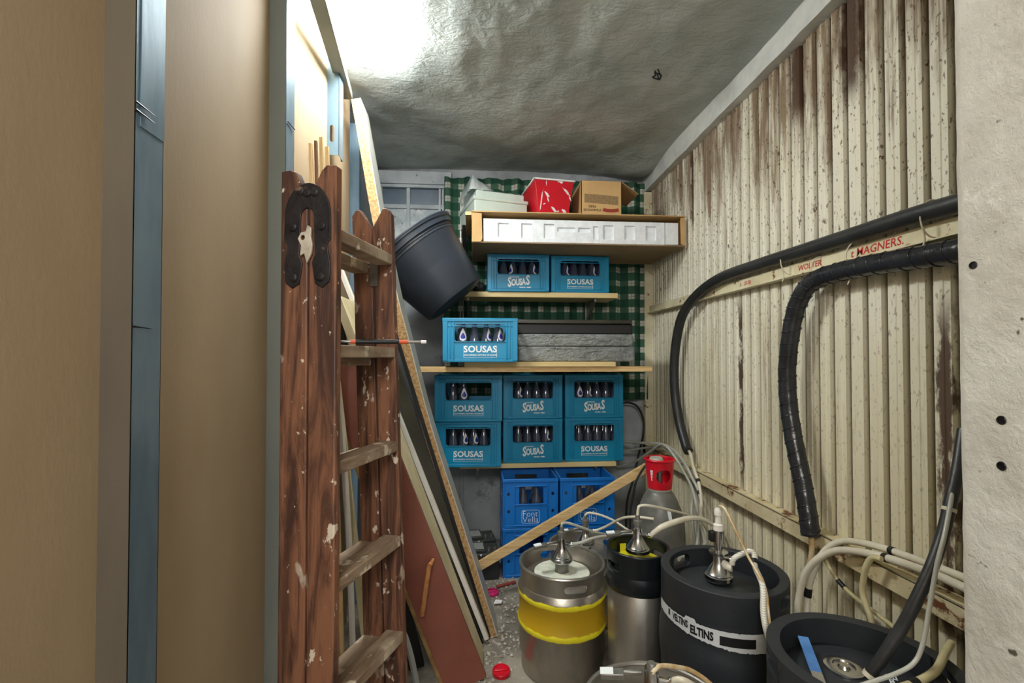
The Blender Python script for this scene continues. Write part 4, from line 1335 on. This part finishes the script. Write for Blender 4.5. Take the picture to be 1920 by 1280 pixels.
for i in range(600):
    x, y = rs.uniform(0.03, 0.42), rs.uniform(2.0, 2.72)
    if rs.random() < 0.35:
        y = rs.uniform(1.3, 2.2); x = rs.uniform(-0.05, 0.2)
    if (x - 0.365) ** 2 + (y - 1.95) ** 2 < 0.19 ** 2:
        continue
    s = rs.uniform(0.0025, 0.0095)
    m_ = T(x, y, s * 0.3, rs.uniform(-.4, .4), rs.uniform(-.4, .4), rs.uniform(0, 6))
    b.add([(-s, -s * .7, 0), (s, -s * .5, 0), (s * .6, s * .8, 0), (-s * .7, s * .6, 0), (-s * .5, -s * .3, s * .7), (s * .4, -s * .2, s * .6), (s * .2, s * .4, s * .7)],
          [(3, 2, 1, 0), (0, 1, 5, 4), (1, 2, 6, 5), (2, 3, 6), (3, 0, 4), (3, 4, 6), (4, 5, 6)], m_)
o = b.done('rubble', M['rubble'], flat=True)
tag(o, 'pale chips of rubble and grit scattered on the floor', 'rubble', None, 'stuff')

# ------------------------------------------------------------ kegs
def steel_keg(label, loc, r, h, mt, slots, neck=True, disc=None, discr=0.10):
    t = thing('beer_keg', label, 'keg', loc)
    k = h / 0.42
    b = B().lathe([(0, 0.02), (r * 0.75, 0.012), (r * 0.90, 0.0), (r * 0.945, 0.006), (r * 0.95, 0.05 * k), (r * 0.985, 0.07 * k), (r, 0.095 * k), (r, 0.178 * k), (r * 1.03, 0.187 * k), (r * 1.035, 0.197 * k), (r * 1.03, 0.206 * k), (r, 0.214 * k),
                   (r, 0.296 * k), (r * 1.03, 0.305 * k), (r * 1.035, 0.315 * k), (r * 1.03, 0.324 * k), (r * 0.995, 0.331 * k), (r * 0.985, 0.340 * k), (r * 0.95, 0.347 * k), (r * 0.84, h - 0.058), (r * 0.55, h - 0.050), (0.0, h - 0.046)], 64)
    b.done('body', mt, t, ang=0.9)
    B().shell(r * 0.955, r * 0.985, 0.335 * k, h - 0.004, 0.004, [(a, h - 0.044, 0.092, 0.030) for a in slots]).done('chime', M['steel'], t, ang=0.7)
    B().ring((0, 0, h - 0.005), r * 0.972, 0.0065, 64, 8).done('rim', M['steel'], t)
    if disc:
        B().lathe([(discr, h - 0.0485), (discr, h - 0.0468), (discr * 0.5, h - 0.0455), (0.03, h - 0.0445), (0.03, h - 0.047)], 40).done('paper_disc', disc, t)
    B().lathe([(0.028, h - 0.05), (0.028, h - 0.014), (0.024, h - 0.010), (0, h - 0.010)], 24).done('neck', M['zincdull'], t)
    return t


K1 = (0.366, 1.955)
steel_keg('steel keg with two bright yellow bands in the middle of the floor', (K1[0], K1[1], 0), 0.178, 0.425, M['kegyellow'], (R(-82), R(98)), True, M['disc'], 0.115)
K2 = (0.560, 2.345)
steel_keg('plain low steel keg half hidden behind the yellow banded keg', (K2[0], K2[1], 0), 0.185, 0.335, M['steel'], (R(30), R(210)), True, M['disc'], 0.06)
KF = (0.440, 1.115)
steel_keg('plain steel keg cut off by the bottom edge, only its top showing', (KF[0], KF[1], 0), 0.180, 0.425, M['steel'], (R(20), R(200)))

# slim keg with black collar
KS = (0.625, 1.765)
t = thing('slim_keg', 'slim tall steel keg with a shiny black collar', 'keg', (KS[0], KS[1], 0))
B().lathe([(0, 0.01), (0.10, 0.0), (0.112, 0.008), (0.114, 0.06), (0.114, 0.13), (0.1148, 0.135), (0.114, 0.14), (0.114, 0.44), (0.10, 0.455), (0, 0.455)], 56).done('body', M['steel'], t, ang=0.8)
B().lathe([(0.110, 0.405), (0.117, 0.408), (0.1215, 0.425), (0.1225, 0.445), (0.119, 0.462), (0.1165, 0.470)], 56).done('collar_base', M['rubberdark'], t, ang=1.2)
B().shell(0.1165, 0.1185, 0.468, 0.552, 0.012, [(R(200), 0.497, 0.075, 0.024), (R(20), 0.497, 0.075, 0.024)]).done('collar', M['rubberdark'], t, bevel=0.003, ang=0.7)
B().lathe([(0.106, 0.466), (0.096, 0.494), (0.05, 0.502), (0, 0.502)], 40).done('top_plate', M['rubberdark'], t)
B().lathe([(0.092, 0.4955), (0.092, 0.497), (0.05, 0.5045), (0.026, 0.5045)], 40).done('paper_disc', M['yellowdisc'], t)
B().box(-0.012, 0.012, -0.002, 0.002, 0.49, 0.525, T(-0.03, 0.088, 0)).done('hanging_tag', M['yellowdisc'], t)
B().lathe([(0.028, 0.49), (0.028, 0.522), (0, 0.522)], 20).done('neck', M['brightsteel'], t)


def rubber_keg(label, loc, r, h, slots):
    t = thing('beer_keg', label, 'keg', loc)
    B().lathe([(0, 0.008), (r * 0.9, 0.0), (r * 0.985, 0.012), (r, 0.04), (r * 1.005, 0.26), (r * 1.02, 0.300), (r * 1.035, 0.325), (r * 1.035, 0.355), (r * 1.025, 0.385), (r * 1.0, 0.402), (r * 1.0, 0.42),
               (r * 1.0, 0.462), (r * 0.995, h - 0.095), (r * 0.9, h - 0.09)], 80).done('body', M['rubber'], t, ang=1.2)
    B().shell(r * 0.995, r * 1.0, h - 0.10, h, 0.030, [(a, h - 0.038, 0.105, 0.034) for a in slots], 80).done('chime', M['rubber'], t, bevel=0.008, ang=0.7, seg=3)
    B().lathe([(r * 0.88, h - 0.10), (r * 0.865, h - 0.066), (r * 0.7, h - 0.056), (r * 0.4, h - 0.048), (0.0, h - 0.045)], 64).done('top_plate', M['rubber'], t, ang=1.2)
    return t


KA = (0.818, 1.503)
ta = rubber_keg('black rubber keg with a torn white label in front of the sheet wall', (KA[0], KA[1], 0), 0.194, 0.576, (R(118), R(-50)))
KB = (0.895, 1.03)
tb = rubber_keg('open topped black rubber keg with a blue strap, nearest the concrete pillar', (KB[0], KB[1], 0), 0.195, 0.576, (R(160), R(-20)))
# torn label on the first rubber keg
rr = 0.1945
b = B()
rs = random.Random(2)
na = 90
a0, a1 = R(168), R(318)
lo, hi = [], []
for i in range(na + 1):
    a = a0 + (a1 - a0) * i / na
    d = i / na
    j1 = 0.0035 * noise.noise((i * 0.9, 0, 0)) + 0.003 * noise.noise((i * 0.22, 3, 0))
    j2 = 0.0025 * noise.noise((i * 0.8, 9, 0))
    w1_, w2_ = 0.442 - 0.027 * min(1.0, d * 1.6) + j1, 0.471 + j2
    if 0.27 < d < 0.34:
        w2_ += 0.010
    lo.append((a, w1_)); hi.append((a, w2_))
vs, fs = [], []
for (a, z), (a2, z2) in zip(lo, hi):
    for rr_, zz in ((rr, z), (rr, z2)):
        vs.append(((rr_ + 0.0016) * math.cos(a), (rr_ + 0.0016) * math.sin(a), zz))
for i in range(na):
    fs.append((i * 2, i * 2 + 2, i * 2 + 3, i * 2 + 1))
lb = b.add(vs, fs).done('torn_label', M['tapepaper'], ta, ang=3)
b = B()
b.text('VELTINS', 0.029, None, 0.0013, 0, 1.0, (rr + 0.0024, R(203), 0.455, 0.56))
b.text('ELTINS', 0.034, None, 0.0016, 0, 1.0, (rr + 0.0024, R(224), 0.447, 0.66))
b.text('Il', 0.026, None, 0.0008, 0, 0.9, (rr + 0.0024, R(189), 0.457))
vs, fs = [], []
for i in range(13):
    a = R(239 + 29 * i / 12)
    for zz in (0.430, 0.457):
        vs.append(((rr + 0.0022) * math.cos(a), (rr + 0.0022) * math.sin(a), zz))
for i in range(12):
    fs.append((i * 2, i * 2 + 2, i * 2 + 3, i * 2 + 1))
b.add(vs, fs)
b.done('label_print', M['black'], lb, flat=True)
# dotted stamp on the plate
b = B()
glyph = {'8': '757', '0': '252', '1': '131', '2': '617', '5': '743', ':': '020', '9': '761', '3': '616'}
def dots(s, x0, y0, m_):
    for ci, ch in enumerate(s):
        rows = {'8': ('111', '101', '111', '101', '111'), '0': ('111', '101', '101', '101', '111'), '1': ('010', '110', '010', '010', '111'), '2': ('111', '001', '111', '100', '111'), '5': ('111', '100', '111', '001', '111'), ':': ('000', '010', '000', '010', '000'), '9': ('111', '101', '111', '001', '111')}[ch]
        for rj, row in enumerate(rows):
            for k_, c in enumerate(row):
                if c == '1':
                    x, y = x0 + ci * 0.013 + k_ * 0.0033, y0 - rj * 0.0033
                    b.box(x - 0.0013, x + 0.0013, y - 0.0013, y + 0.0013, 0, 0.0012, m_)
mstamp = T(-0.075, -0.070, 0.525, R(-4.5), R(3), R(-28))
dots('88', -0.022, 0.016, mstamp); dots('1:2', 0.010, 0.022, mstamp); dots('2109', 0.012, 0.002, mstamp); dots('51:1', 0.018, -0.018, mstamp)
b.done('dotted_stamp', M['print'], ta, flat=True)
# second keg: valve, stamp
B().lathe([(0.042, 0.0), (0.042, 0.004), (0.036, 0.006), (0.024, 0.006), (0.022, 0.002), (0.014, 0.002), (0.010, 0.008), (0, 0.008)], 32, T(-0.015, 0.035, 0.5305)).done('valve', M['brightsteel'], tb)
b = B()
mstamp = T(0.055, -0.005, 0.5325, 0, 0, R(-30))
dots('10', 0.0, 0.01, mstamp); dots('8', 0.004, -0.008, mstamp)
b.done('dotted_stamp', M['print'], tb, flat=True)
t = thing('blue_strap', 'blue strap with silver end lying inside the nearest black keg', 'strap', (0, 0, 0))
p0, p1 = Vector((0.838, 1.148, 0.556)), Vector((0.775, 1.000, 0.530))
d = (p1 - p0); sdir = d.cross(Vector((0, 0, 1))).normalized() * 0.012
mid = p0 + d * 0.70
th_ = Vector((0, 0, 0.003))
def strip(a, b_, name, mt):
    B().add([a - sdir, a + sdir, b_ + sdir, b_ - sdir, a - sdir + th_, a + sdir + th_, b_ + sdir + th_, b_ - sdir + th_], [(3, 2, 1, 0), (4, 5, 6, 7), (0, 1, 5, 4), (1, 2, 6, 5), (2, 3, 7, 6), (3, 0, 4, 7)]).done(name, mt, t, bevel=0.0008)
strip(p0, mid, 'strap_band', M['bluestrap'])
strip(mid, p1, 'metal_end', M['ferrule'])

# ------------------------------------------------------------ keg couplers
def coupler(label, loc, rz, lever=True, tall=False, low=False):
    t = thing('keg_coupler', label, 'coupler', loc, rz)
    B().lathe([(0.030, 0.0), (0.040, 0.004), (0.046, 0.012), (0.044, 0.022), (0.038, 0.026), (0.041, 0.029), (0.036, 0.034), (0.022, 0.056), (0.018, 0.066), (0.0165, 0.10), (0, 0.10)], 32).done('body', M['brightsteel'], t, ang=0.5)
    if low:
        B().lathe([(0.0, -0.032), (0.022, -0.032), (0.022, 0.002), (0, 0.002)], 16).done('spacer', M['zincdull'], t)
        B().lathe([(0.012, 0.098), (0.012, 0.106), (0.009, 0.112), (0, 0.112)], 12).done('gas_inlet', M['zincdull'], t)
    elif not tall:
        B().lathe([(0.013, 0.10), (0.013, 0.112), (0.017, 0.113), (0.017, 0.128), (0.010, 0.130), (0.009, 0.148), (0, 0.148)], 16).done('gas_inlet', M['zincdull'], t)
    else:
        B().lathe([(0.022, 0.088), (0.03, 0.092), (0.03, 0.098), (0.013, 0.102), (0.013, 0.125), (0.019, 0.128), (0.019, 0.168), (0.012, 0.17)], 20).done('pump_body', M['brightsteel'], t, ang=0.5)
        B().lathe([(0.016, 0.168), (0.016, 0.186), (0.010, 0.19), (0.009, 0.215), (0.013, 0.217), (0.013, 0.232), (0.008, 0.240), (0, 0.240)], 16).done('white_cap', M['whiteboard'], t)
        B().box(-0.030, -0.014, -0.012, 0.012, 0.132, 0.165).done('grip_pad', M['black'], t, bevel=0.003)
        B().tube([(0.01, -0.012, 0.062), (0.02, -0.03, 0.058), (0.026, -0.036, 0.058)], 0.013, 12, 2).done('side_nut', M['tube'], t)
    B().tube([(0.012, 0, 0.074), (0.035, 0, 0.070), (0.046, 0, 0.072)], lambda s: 0.008 if s < 0.6 else 0.011, 10, 2).done('side_outlet', M['brightsteel'], t)
    if lever:
        l_ = B().box(-0.058, -0.012, -0.006, 0.006, 0.084, 0.094, T(0, 0, 0, 0, R(-6))).box(-0.112, -0.055, -0.013, 0.013, 0.078, 0.092, T(0, 0, 0, 0, R(-6))).done('lever', M['zincdull'], t, bevel=0.003)
        B().box(-0.111, -0.080, -0.0125, 0.0125, 0.0921, 0.0932, T(0, 0, 0, 0, R(-6))).done('lever_tag', M['print'], l_)
    return t


coupler('steel coupler with lever on the yellow banded keg', (K1[0], K1[1], 0.415), R(8))
coupler('steel coupler on the low keg behind the yellow banded one', (K2[0], K2[1], 0.325), R(2))
coupler('steel coupler with lever on the slim keg', (KS[0], KS[1], 0.520), R(-6))
cf = coupler('steel coupler with tagged lever on the keg at the bottom edge', (KF[0] - 0.02, KF[1] - 0.02, 0.436), R(-14), low=True)
coupler('tall coupler with white cap on the black keg with torn label', (KA[0] - 0.01, KA[1] + 0.005, 0.531), R(0), False, True)

# ------------------------------------------------------------ gas cylinder
gx, gy = 0.888, 2.20
t = thing('gas_cylinder', 'stout grey gas cylinder with red valve guard in the far corner', 'gas cylinder', (gx, gy, 0))
B().lathe([(0, 0.0), (0.10, 0.0), (0.112, 0.012), (0.116, 0.03), (0.116, 0.44), (0.112, 0.49), (0.100, 0.545), (0.080, 0.595), (0.062, 0.625), (0.052, 0.640), (0, 0.645)], 48).done('body', M['gascyl'], t, ang=1.0)
B().lathe([(0.050, 0.630), (0.053, 0.640), (0.053, 0.655), (0, 0.66)], 32).done('neck_ring', M['tubegrey'], t)
g = B().shell(0.056, 0.068, 0.648, 0.785, 0.005, [(R(-92), 0.712, 0.070, 0.064), (R(88), 0.712, 0.070, 0.064)], 48)
g.done('valve_guard', M['redplastic'], t, ang=0.7)
B().ring((0, 0, 0.783), 0.0675, 0.006, 40, 8).done('guard_rim', M['redplastic'], t)
B().lathe([(0.013, 0.655), (0.013, 0.73), (0.022, 0.735), (0.022, 0.765), (0.016, 0.772), (0, 0.772)], 16).done('valve', M['zincdull'], t)
B().lathe([(0.030, 0.0), (0.034, 0.006), (0.030, 0.018), (0, 0.02)], 12, T(-0.02, -0.01, 0.776)).done('hand_wheel', M['tubegrey'], t)
b = B()
for k, z in enumerate((0.735, 0.722, 0.709, 0.696)):
    b.text('|||||'[:5 - k], 0.011, None, 0.0006, 0, 1.0, (0.0655 - (0.74 - z) * 0.06, R(-146), z))
b.done('guard_print', M['print'], t, flat=True)
B().box(-0.008, 0.008, 0, 0.0012, 0, 0.045, T(0.006, -0.112, 0.525, R(-24))).done('sticker', M['tapepaper'], t)

# ------------------------------------------------------------ hoses
def hose(name, label, pts, r, mt, n_=10, k=5, ties=(), cat='hose', group=None, twist=None, tiem='tie'):
    t = B().tube(pts, r, n_, k, twist=twist).done(name, M[mt], ang=1.4)
    off = t.location.copy()
    tag(t, label, cat, group)
    sp = smooth_path(pts, 8)
    for f, w in ties:
        i = min(int(f * (len(sp) - 1)), len(sp) - 2)
        d = (sp[i + 1] - sp[i]).normalized()
        B().tube([sp[i] - d * w / 2 - off, sp[i] + d * w / 2 - off], r * 1.09 + 0.0006, 14, 1).done('cable_tie', M[tiem], t)
    return t


h1 = [(1.222, 0.90, 1.652), (1.222, 1.084, 1.66), (1.222, 1.23, 1.665), (1.222, 1.418, 1.666), (1.222, 1.668, 1.668), (1.22, 1.932, 1.67), (1.215, 2.232, 1.663), (1.205, 2.447, 1.612), (1.2, 2.62, 1.518), (1.195, 2.697, 1.366), (1.195, 2.729, 1.207), (1.2, 2.728, 1.048), (1.205, 2.682, 0.894), (1.205, 2.6, 0.769), (1.205, 2.567, 0.742)]
o = hose('insulated_hose', 'thick smooth black insulated hose running above the upper wall rail', h1, 0.0265, 'foamhose', 16, 6)
h2 = [(1.215, 0.90, 1.53), (1.215, 1.067, 1.538), (1.215, 1.163, 1.543), (1.215, 1.312, 1.553), (1.212, 1.452, 1.556), (1.205, 1.552, 1.548), (1.195, 1.605, 1.518), (1.19, 1.65, 1.449), (1.185, 1.674, 1.351), (1.185, 1.694, 1.23), (1.185, 1.69, 1.109), (1.185, 1.668, 0.992), (1.185, 1.641, 0.898), (1.185, 1.616, 0.817), (1.182, 1.592, 0.738), (1.178, 1.575, 0.68), (1.178, 1.57, 0.646)]
o = hose('insulated_hose', 'thick black tape-wrapped hose bending down below the upper wall rail', h2, lambda t: 0.032 if t < 0.35 else 0.0305, 'tapehose', 18, 14, twist=(0.02, 0.62))
sp = smooth_path(h2, 14)
hel, ang_, acc = [], 0.0, 0.0
off = o.location
for i in range(1, len(sp)):
    d = (sp[i] - sp[i - 1])
    acc += d.length
    d.normalize()
    a_ = d.cross(Vector((1, 0, 0.2))).normalized()
    b_ = d.cross(a_)
    rr_ = 0.0325 if acc < 0.9 else 0.0312
    for k_ in range(3):
        th = 2 * PI * (acc - (sp[i] - sp[i - 1]).length * (1 - k_ / 3)) / 0.046
        p = sp[i - 1].lerp(sp[i], k_ / 3)
        hel.append(p + (a_ * math.cos(th) + b_ * math.sin(th)) * rr_ - off)
B().tube(hel, 0.0018, 5, 1).done('tape_edge', M['tapehose'], o, ang=2)
# string ties round hose and rail
def tie_ring(label, y, zc, rz_, rx_=0.033):
    b = B().tube([(1.236 - rx_ * 1.1 * math.cos(2 * PI * i / 16) + 0.0, y + 0.004 * math.sin(2 * PI * i / 16 + 1), zc + rz_ * math.sin(2 * PI * i / 16)) for i in range(16)], 0.0022, 6, 2, True)
    b.tube([(1.202, y, zc - rz_ * 0.4), (1.215, y + 0.006, zc - rz_ - 0.004), (1.212, y + 0.012, zc - rz_ - 0.026)], 0.0024, 6, 3)
    tag(b.done('string_tie', M['tie']), label, 'string', 'string ties on the hoses')
tie_ring('beige string tie on the upper hose nearest the concrete pillar', 1.165, 1.645, 0.052)
tie_ring('beige string tie round the upper hose left of the red handwriting', 1.745, 1.648, 0.052)
tie_ring('beige string tie holding the tape-wrapped hose to the rail', 1.42, 1.590, 0.056)
tie_ring('beige string tie at the bend of the tape-wrapped hose', 1.58, 1.575, 0.056)

hose('beer_tube', 'dark tube dropping from the end of the tape-wrapped hose', [(1.18, 1.57, 0.655), (1.187, 1.577, 0.583), (1.19, 1.606, 0.486), (1.19, 1.624, 0.343), (1.19, 1.62, 0.15)], 0.009, 'goldtube')
hose('beer_tube', 'thick milky tube arching along the low rail, front one', [(1.19, 0.95, 0.712), (1.19, 1.071, 0.71), (1.19, 1.124, 0.709), (1.19, 1.213, 0.7), (1.19, 1.318, 0.683), (1.18, 1.406, 0.66), (1.17, 1.461, 0.634), (1.15, 1.508, 0.587), (1.14, 1.552, 0.514), (1.13, 1.566, 0.434), (1.12, 1.564, 0.362), (1.11, 1.56, 0.2)], 0.0115, 'tube', 10, 5, ((0.33, 0.014),), tiem='black')
hose('beer_tube', 'thick milky tube arching along the low rail, rear one', [(1.214, 0.96, 0.727), (1.214, 1.079, 0.724), (1.214, 1.162, 0.718), (1.214, 1.24, 0.712), (1.212, 1.328, 0.702), (1.205, 1.43, 0.680), (1.196, 1.486, 0.648), (1.18, 1.522, 0.597), (1.17, 1.55, 0.523), (1.16, 1.561, 0.453), (1.15, 1.557, 0.364), (1.14, 1.55, 0.2)], 0.0105, 'tube', 10, 5, ((0.32, 0.014), (0.82, 0.03)), tiem='black')
hose('beer_tube', 'short milky tube loop hanging from the low rail', [(1.17, 1.272, 0.69), (1.165, 1.299, 0.683), (1.16, 1.315, 0.65), (1.16, 1.325, 0.609), (1.16, 1.329, 0.567), (1.16, 1.313, 0.529), (1.16, 1.299, 0.498), (1.15, 1.28, 0.40)], 0.0085, 'tubeyellow')
hose('beer_tube', 'slim yellowed tube sagging against the sheet wall above the nearest keg', [(1.2, 1.535, 0.60), (1.2, 1.535, 0.592), (1.2, 1.499, 0.55), (1.2, 1.432, 0.519), (1.19, 1.339, 0.514), (1.18, 1.247, 0.511), (1.17, 1.196, 0.505), (1.165, 1.10, 0.48)], 0.0065, 'tubeyellow', 8, 5, ((0.38, 0.03),), tiem='black')
hose('black_hose', 'black hose curving down into the nearest black keg', [(1.15, 1.02, 1.10), (1.111, 1.0, 1.012), (1.084, 0.99, 0.955), (1.05, 0.98, 0.875), (1.012, 0.97, 0.81), (0.969, 0.97, 0.729), (0.945, 0.98, 0.668), (0.912, 0.99, 0.605), (0.885, 1.00, 0.553)], 0.0125, 'foamhose', 12, 5, ((0.30, 0.008), (0.985, 0.010)))
hose('thin_tube', 'thin grey tube hanging beside the black hose', [(1.14, 1.01, 1.09), (1.105, 1.0, 1.0), (1.029, 0.955, 0.891), (0.998, 0.945, 0.826), (0.973, 0.94, 0.737), (0.956, 0.94, 0.658), (0.933, 0.94, 0.618), (0.879, 0.935, 0.600), (0.809, 0.925, 0.592), (0.765, 0.915, 0.585), (0.72, 0.90, 0.55)], 0.0045, 'tubegrey', 8)
hose('beer_tube', 'yellowed tube with black tape along the rim of the nearest keg', [(1.13, 1.04, 0.592), (1.07, 1.0, 0.594), (1.0, 0.955, 0.589), (0.93, 0.935, 0.580), (0.86, 0.93, 0.570), (0.80, 0.935, 0.560)], 0.0085, 'tubeyellow', 10, 5, ((0.62, 0.02),), tiem='black')
hose('braided_tube', 'braided tube from the tall coupler down over the black keg', [(0.826, 1.457, 0.607), (0.832, 1.455, 0.627), (0.863, 1.45, 0.645), (0.878, 1.44, 0.655), (0.885, 1.43, 0.645), (0.868, 1.40, 0.622), (0.838, 1.315, 0.606), (0.815, 1.277, 0.556), (0.808, 1.255, 0.519), (0.815, 1.245, 0.481), (0.83, 1.24, 0.40)], 0.0085, 'braid', 10, 5, ((0.47, 0.016),), tiem='black')
hose('thin_tube', 'thin amber tube from the white cap of the tall coupler', [(0.802, 1.485, 0.785), (0.806, 1.46, 0.782), (0.816, 1.43, 0.74), (0.833, 1.41, 0.689), (0.842, 1.39, 0.655), (0.842, 1.35, 0.632), (0.840, 1.305, 0.600), (0.826, 1.270, 0.545), (0.824, 1.25, 0.482), (0.835, 1.25, 0.40)], 0.0042, 'goldtube', 8)
ge = 'tubes between the kegs and the far corner'
hose('thin_tube', 'grey gas tube arching from the yellow banded keg coupler', [(0.366, 1.955, 0.560), (0.368, 1.955, 0.575), (0.39, 1.965, 0.574), (0.412, 1.97, 0.567), (0.472, 2.0, 0.537), (0.543, 2.05, 0.497), (0.63, 2.12, 0.46), (0.70, 2.2, 0.44)], 0.0055, 'tubegrey', 8, 5, (), 'hose', ge)
hose('beer_tube', 'pale beer tube leaving the yellow banded keg coupler sideways', [(0.411, 1.961, 0.487), (0.45, 1.965, 0.490), (0.50, 1.985, 0.497), (0.56, 2.02, 0.492), (0.651, 2.08, 0.472), (0.73, 2.12, 0.46)], 0.0065, 'tubegrey', 8, 5, (), 'hose', ge)
hose('thin_tube', 'pale gas tube hooping over the low rear keg coupler', [(0.558, 2.343, 0.468), (0.560, 2.34, 0.480), (0.577, 2.335, 0.490), (0.628, 2.32, 0.484), (0.69, 2.3, 0.462), (0.734, 2.25, 0.44), (0.77, 2.18, 0.43)], 0.0055, 'tube', 8, 5, (), 'hose', ge)
hose('beer_tube', 'pale beer tube rising from the low rear keg towards the slim keg', [(0.606, 2.345, 0.397), (0.63, 2.335, 0.407), (0.663, 2.3, 0.437), (0.699, 2.2, 0.504), (0.73, 2.1, 0.545), (0.80, 2.05, 0.55)], 0.0065, 'tube', 8, 5, (), 'hose', ge)
hose('thin_tube', 'thin pale gas tube from the slim keg coupler towards the corner', [(0.625, 1.765, 0.660), (0.627, 1.765, 0.690), (0.636, 1.765, 0.702), (0.678, 1.775, 0.698), (0.798, 1.85, 0.652), (0.935, 1.97, 0.587), (1.019, 2.05, 0.533), (1.10, 2.15, 0.45)], 0.0055, 'tube', 8, 5, (), 'hose', ge)
hose('beer_tube', 'thick pale beer tube from the slim keg coupler to the wall', [(0.671, 1.760, 0.586), (0.69, 1.757, 0.605), (0.729, 1.755, 0.628), (0.841, 1.8, 0.636), (0.931, 1.85, 0.612), (1.004, 1.88, 0.565), (1.049, 1.9, 0.523), (1.10, 1.95, 0.45)], lambda t: 0.0075 + 0.004 * math.sin(PI * min(1, t * 1.6)) , 'tube', 10, 5, (), 'hose', ge)
hose('beer_tube', 'pale tube dropping behind the red guard then looping to the slim keg, upper', [(0.98, 3.15, 0.70), (1.08, 3.0, 0.714), (1.163, 2.85, 0.733), (1.183, 2.7, 0.719), (1.178, 2.55, 0.674), (1.176, 2.45, 0.611), (1.18, 2.4, 0.568), (1.172, 2.35, 0.5), (1.136, 2.3, 0.437), (1.041, 2.06, 0.43), (0.93, 1.96, 0.435), (0.85, 1.90, 0.44)], 0.0085, 'tubegrey', 10, 5, ((0.56, 0.02),), 'hose', ge, None, 'black')
hose('beer_tube', 'pale tube looping to the slim keg below its neighbour, lower', [(1.02, 3.15, 0.63), (1.116, 3.05, 0.669), (1.166, 2.9, 0.704), (1.194, 2.75, 0.687), (1.185, 2.6, 0.633), (1.169, 2.45, 0.569), (1.144, 2.35, 0.501), (1.108, 2.26, 0.451), (0.98, 2.03, 0.405), (0.86, 1.93, 0.42)], 0.0075, 'tubegrey', 10, 5, (), 'hose', ge)
hose('beer_tube', 'white tube falling from the end of the upper insulated hose', [(1.205, 2.57, 0.75), (1.215, 2.56, 0.723), (1.2, 2.5, 0.671), (1.191, 2.42, 0.605), (1.175, 2.36, 0.525), (1.139, 2.3, 0.477), (1.13, 2.27, 0.40), (1.12, 2.25, 0.2)], 0.009, 'tube', 10, 5, ((0.42, 0.018),), 'hose', ge, None, 'black')
hose('beer_tube', 'grey tube sweeping up from the far corner floor to the wall', [(0.98, 3.18, 0.52), (1.08, 3.1, 0.57), (1.13, 2.95, 0.668), (1.156, 2.85, 0.728), (1.168, 2.75, 0.722), (1.206, 2.6, 0.600), (1.196, 2.5, 0.52), (1.15, 2.42, 0.457), (1.149, 2.38, 0.3)], 0.008, 'tubegrey', 10, 5, (), 'hose', ge)
hose('power_cable', 'thin black cable hanging below the curtain in the far corner', [(1.03, 3.2, 0.955), (1.078, 3.2, 0.956), (1.135, 3.2, 0.929), (1.176, 3.2, 0.843), (1.168, 3.18, 0.735), (1.116, 3.12, 0.619), (1.054, 3.06, 0.459), (1.007, 3.05, 0.3), (1.0, 3.05, 0.01)], 0.007, 'black', 8, 5, (), 'cable')
hose('power_cable', 'short black cable looped over the upper end of the pine batten', [(0.955, 2.53, 0.72), (0.938, 2.49, 0.70), (0.905, 2.485, 0.66), (0.872, 2.485, 0.60), (0.858, 2.485, 0.533), (0.838, 2.48, 0.44), (0.83, 2.46, 0.3)], 0.006, 'black', 8, 5, (), 'cable')
hose('thin_tube', 'bent steel coloured tube over the keg at the bottom edge', [(0.418, 1.095, 0.505), (0.416, 1.085, 0.525), (0.424, 1.085, 0.538), (0.446, 1.10, 0.536), (0.494, 1.12, 0.517), (0.544, 1.14, 0.49), (0.604, 1.15, 0.44), (0.66, 1.16, 0.36)], 0.0055, 'goldtube', 8)
hose('beer_tube', 'thick white tube over the keg at the bottom edge', [(0.466, 1.10, 0.49), (0.474, 1.09, 0.507), (0.489, 1.08, 0.513), (0.52, 1.085, 0.492), (0.57, 1.09, 0.44), (0.64, 1.10, 0.33)], 0.0075, 'tube', 8)
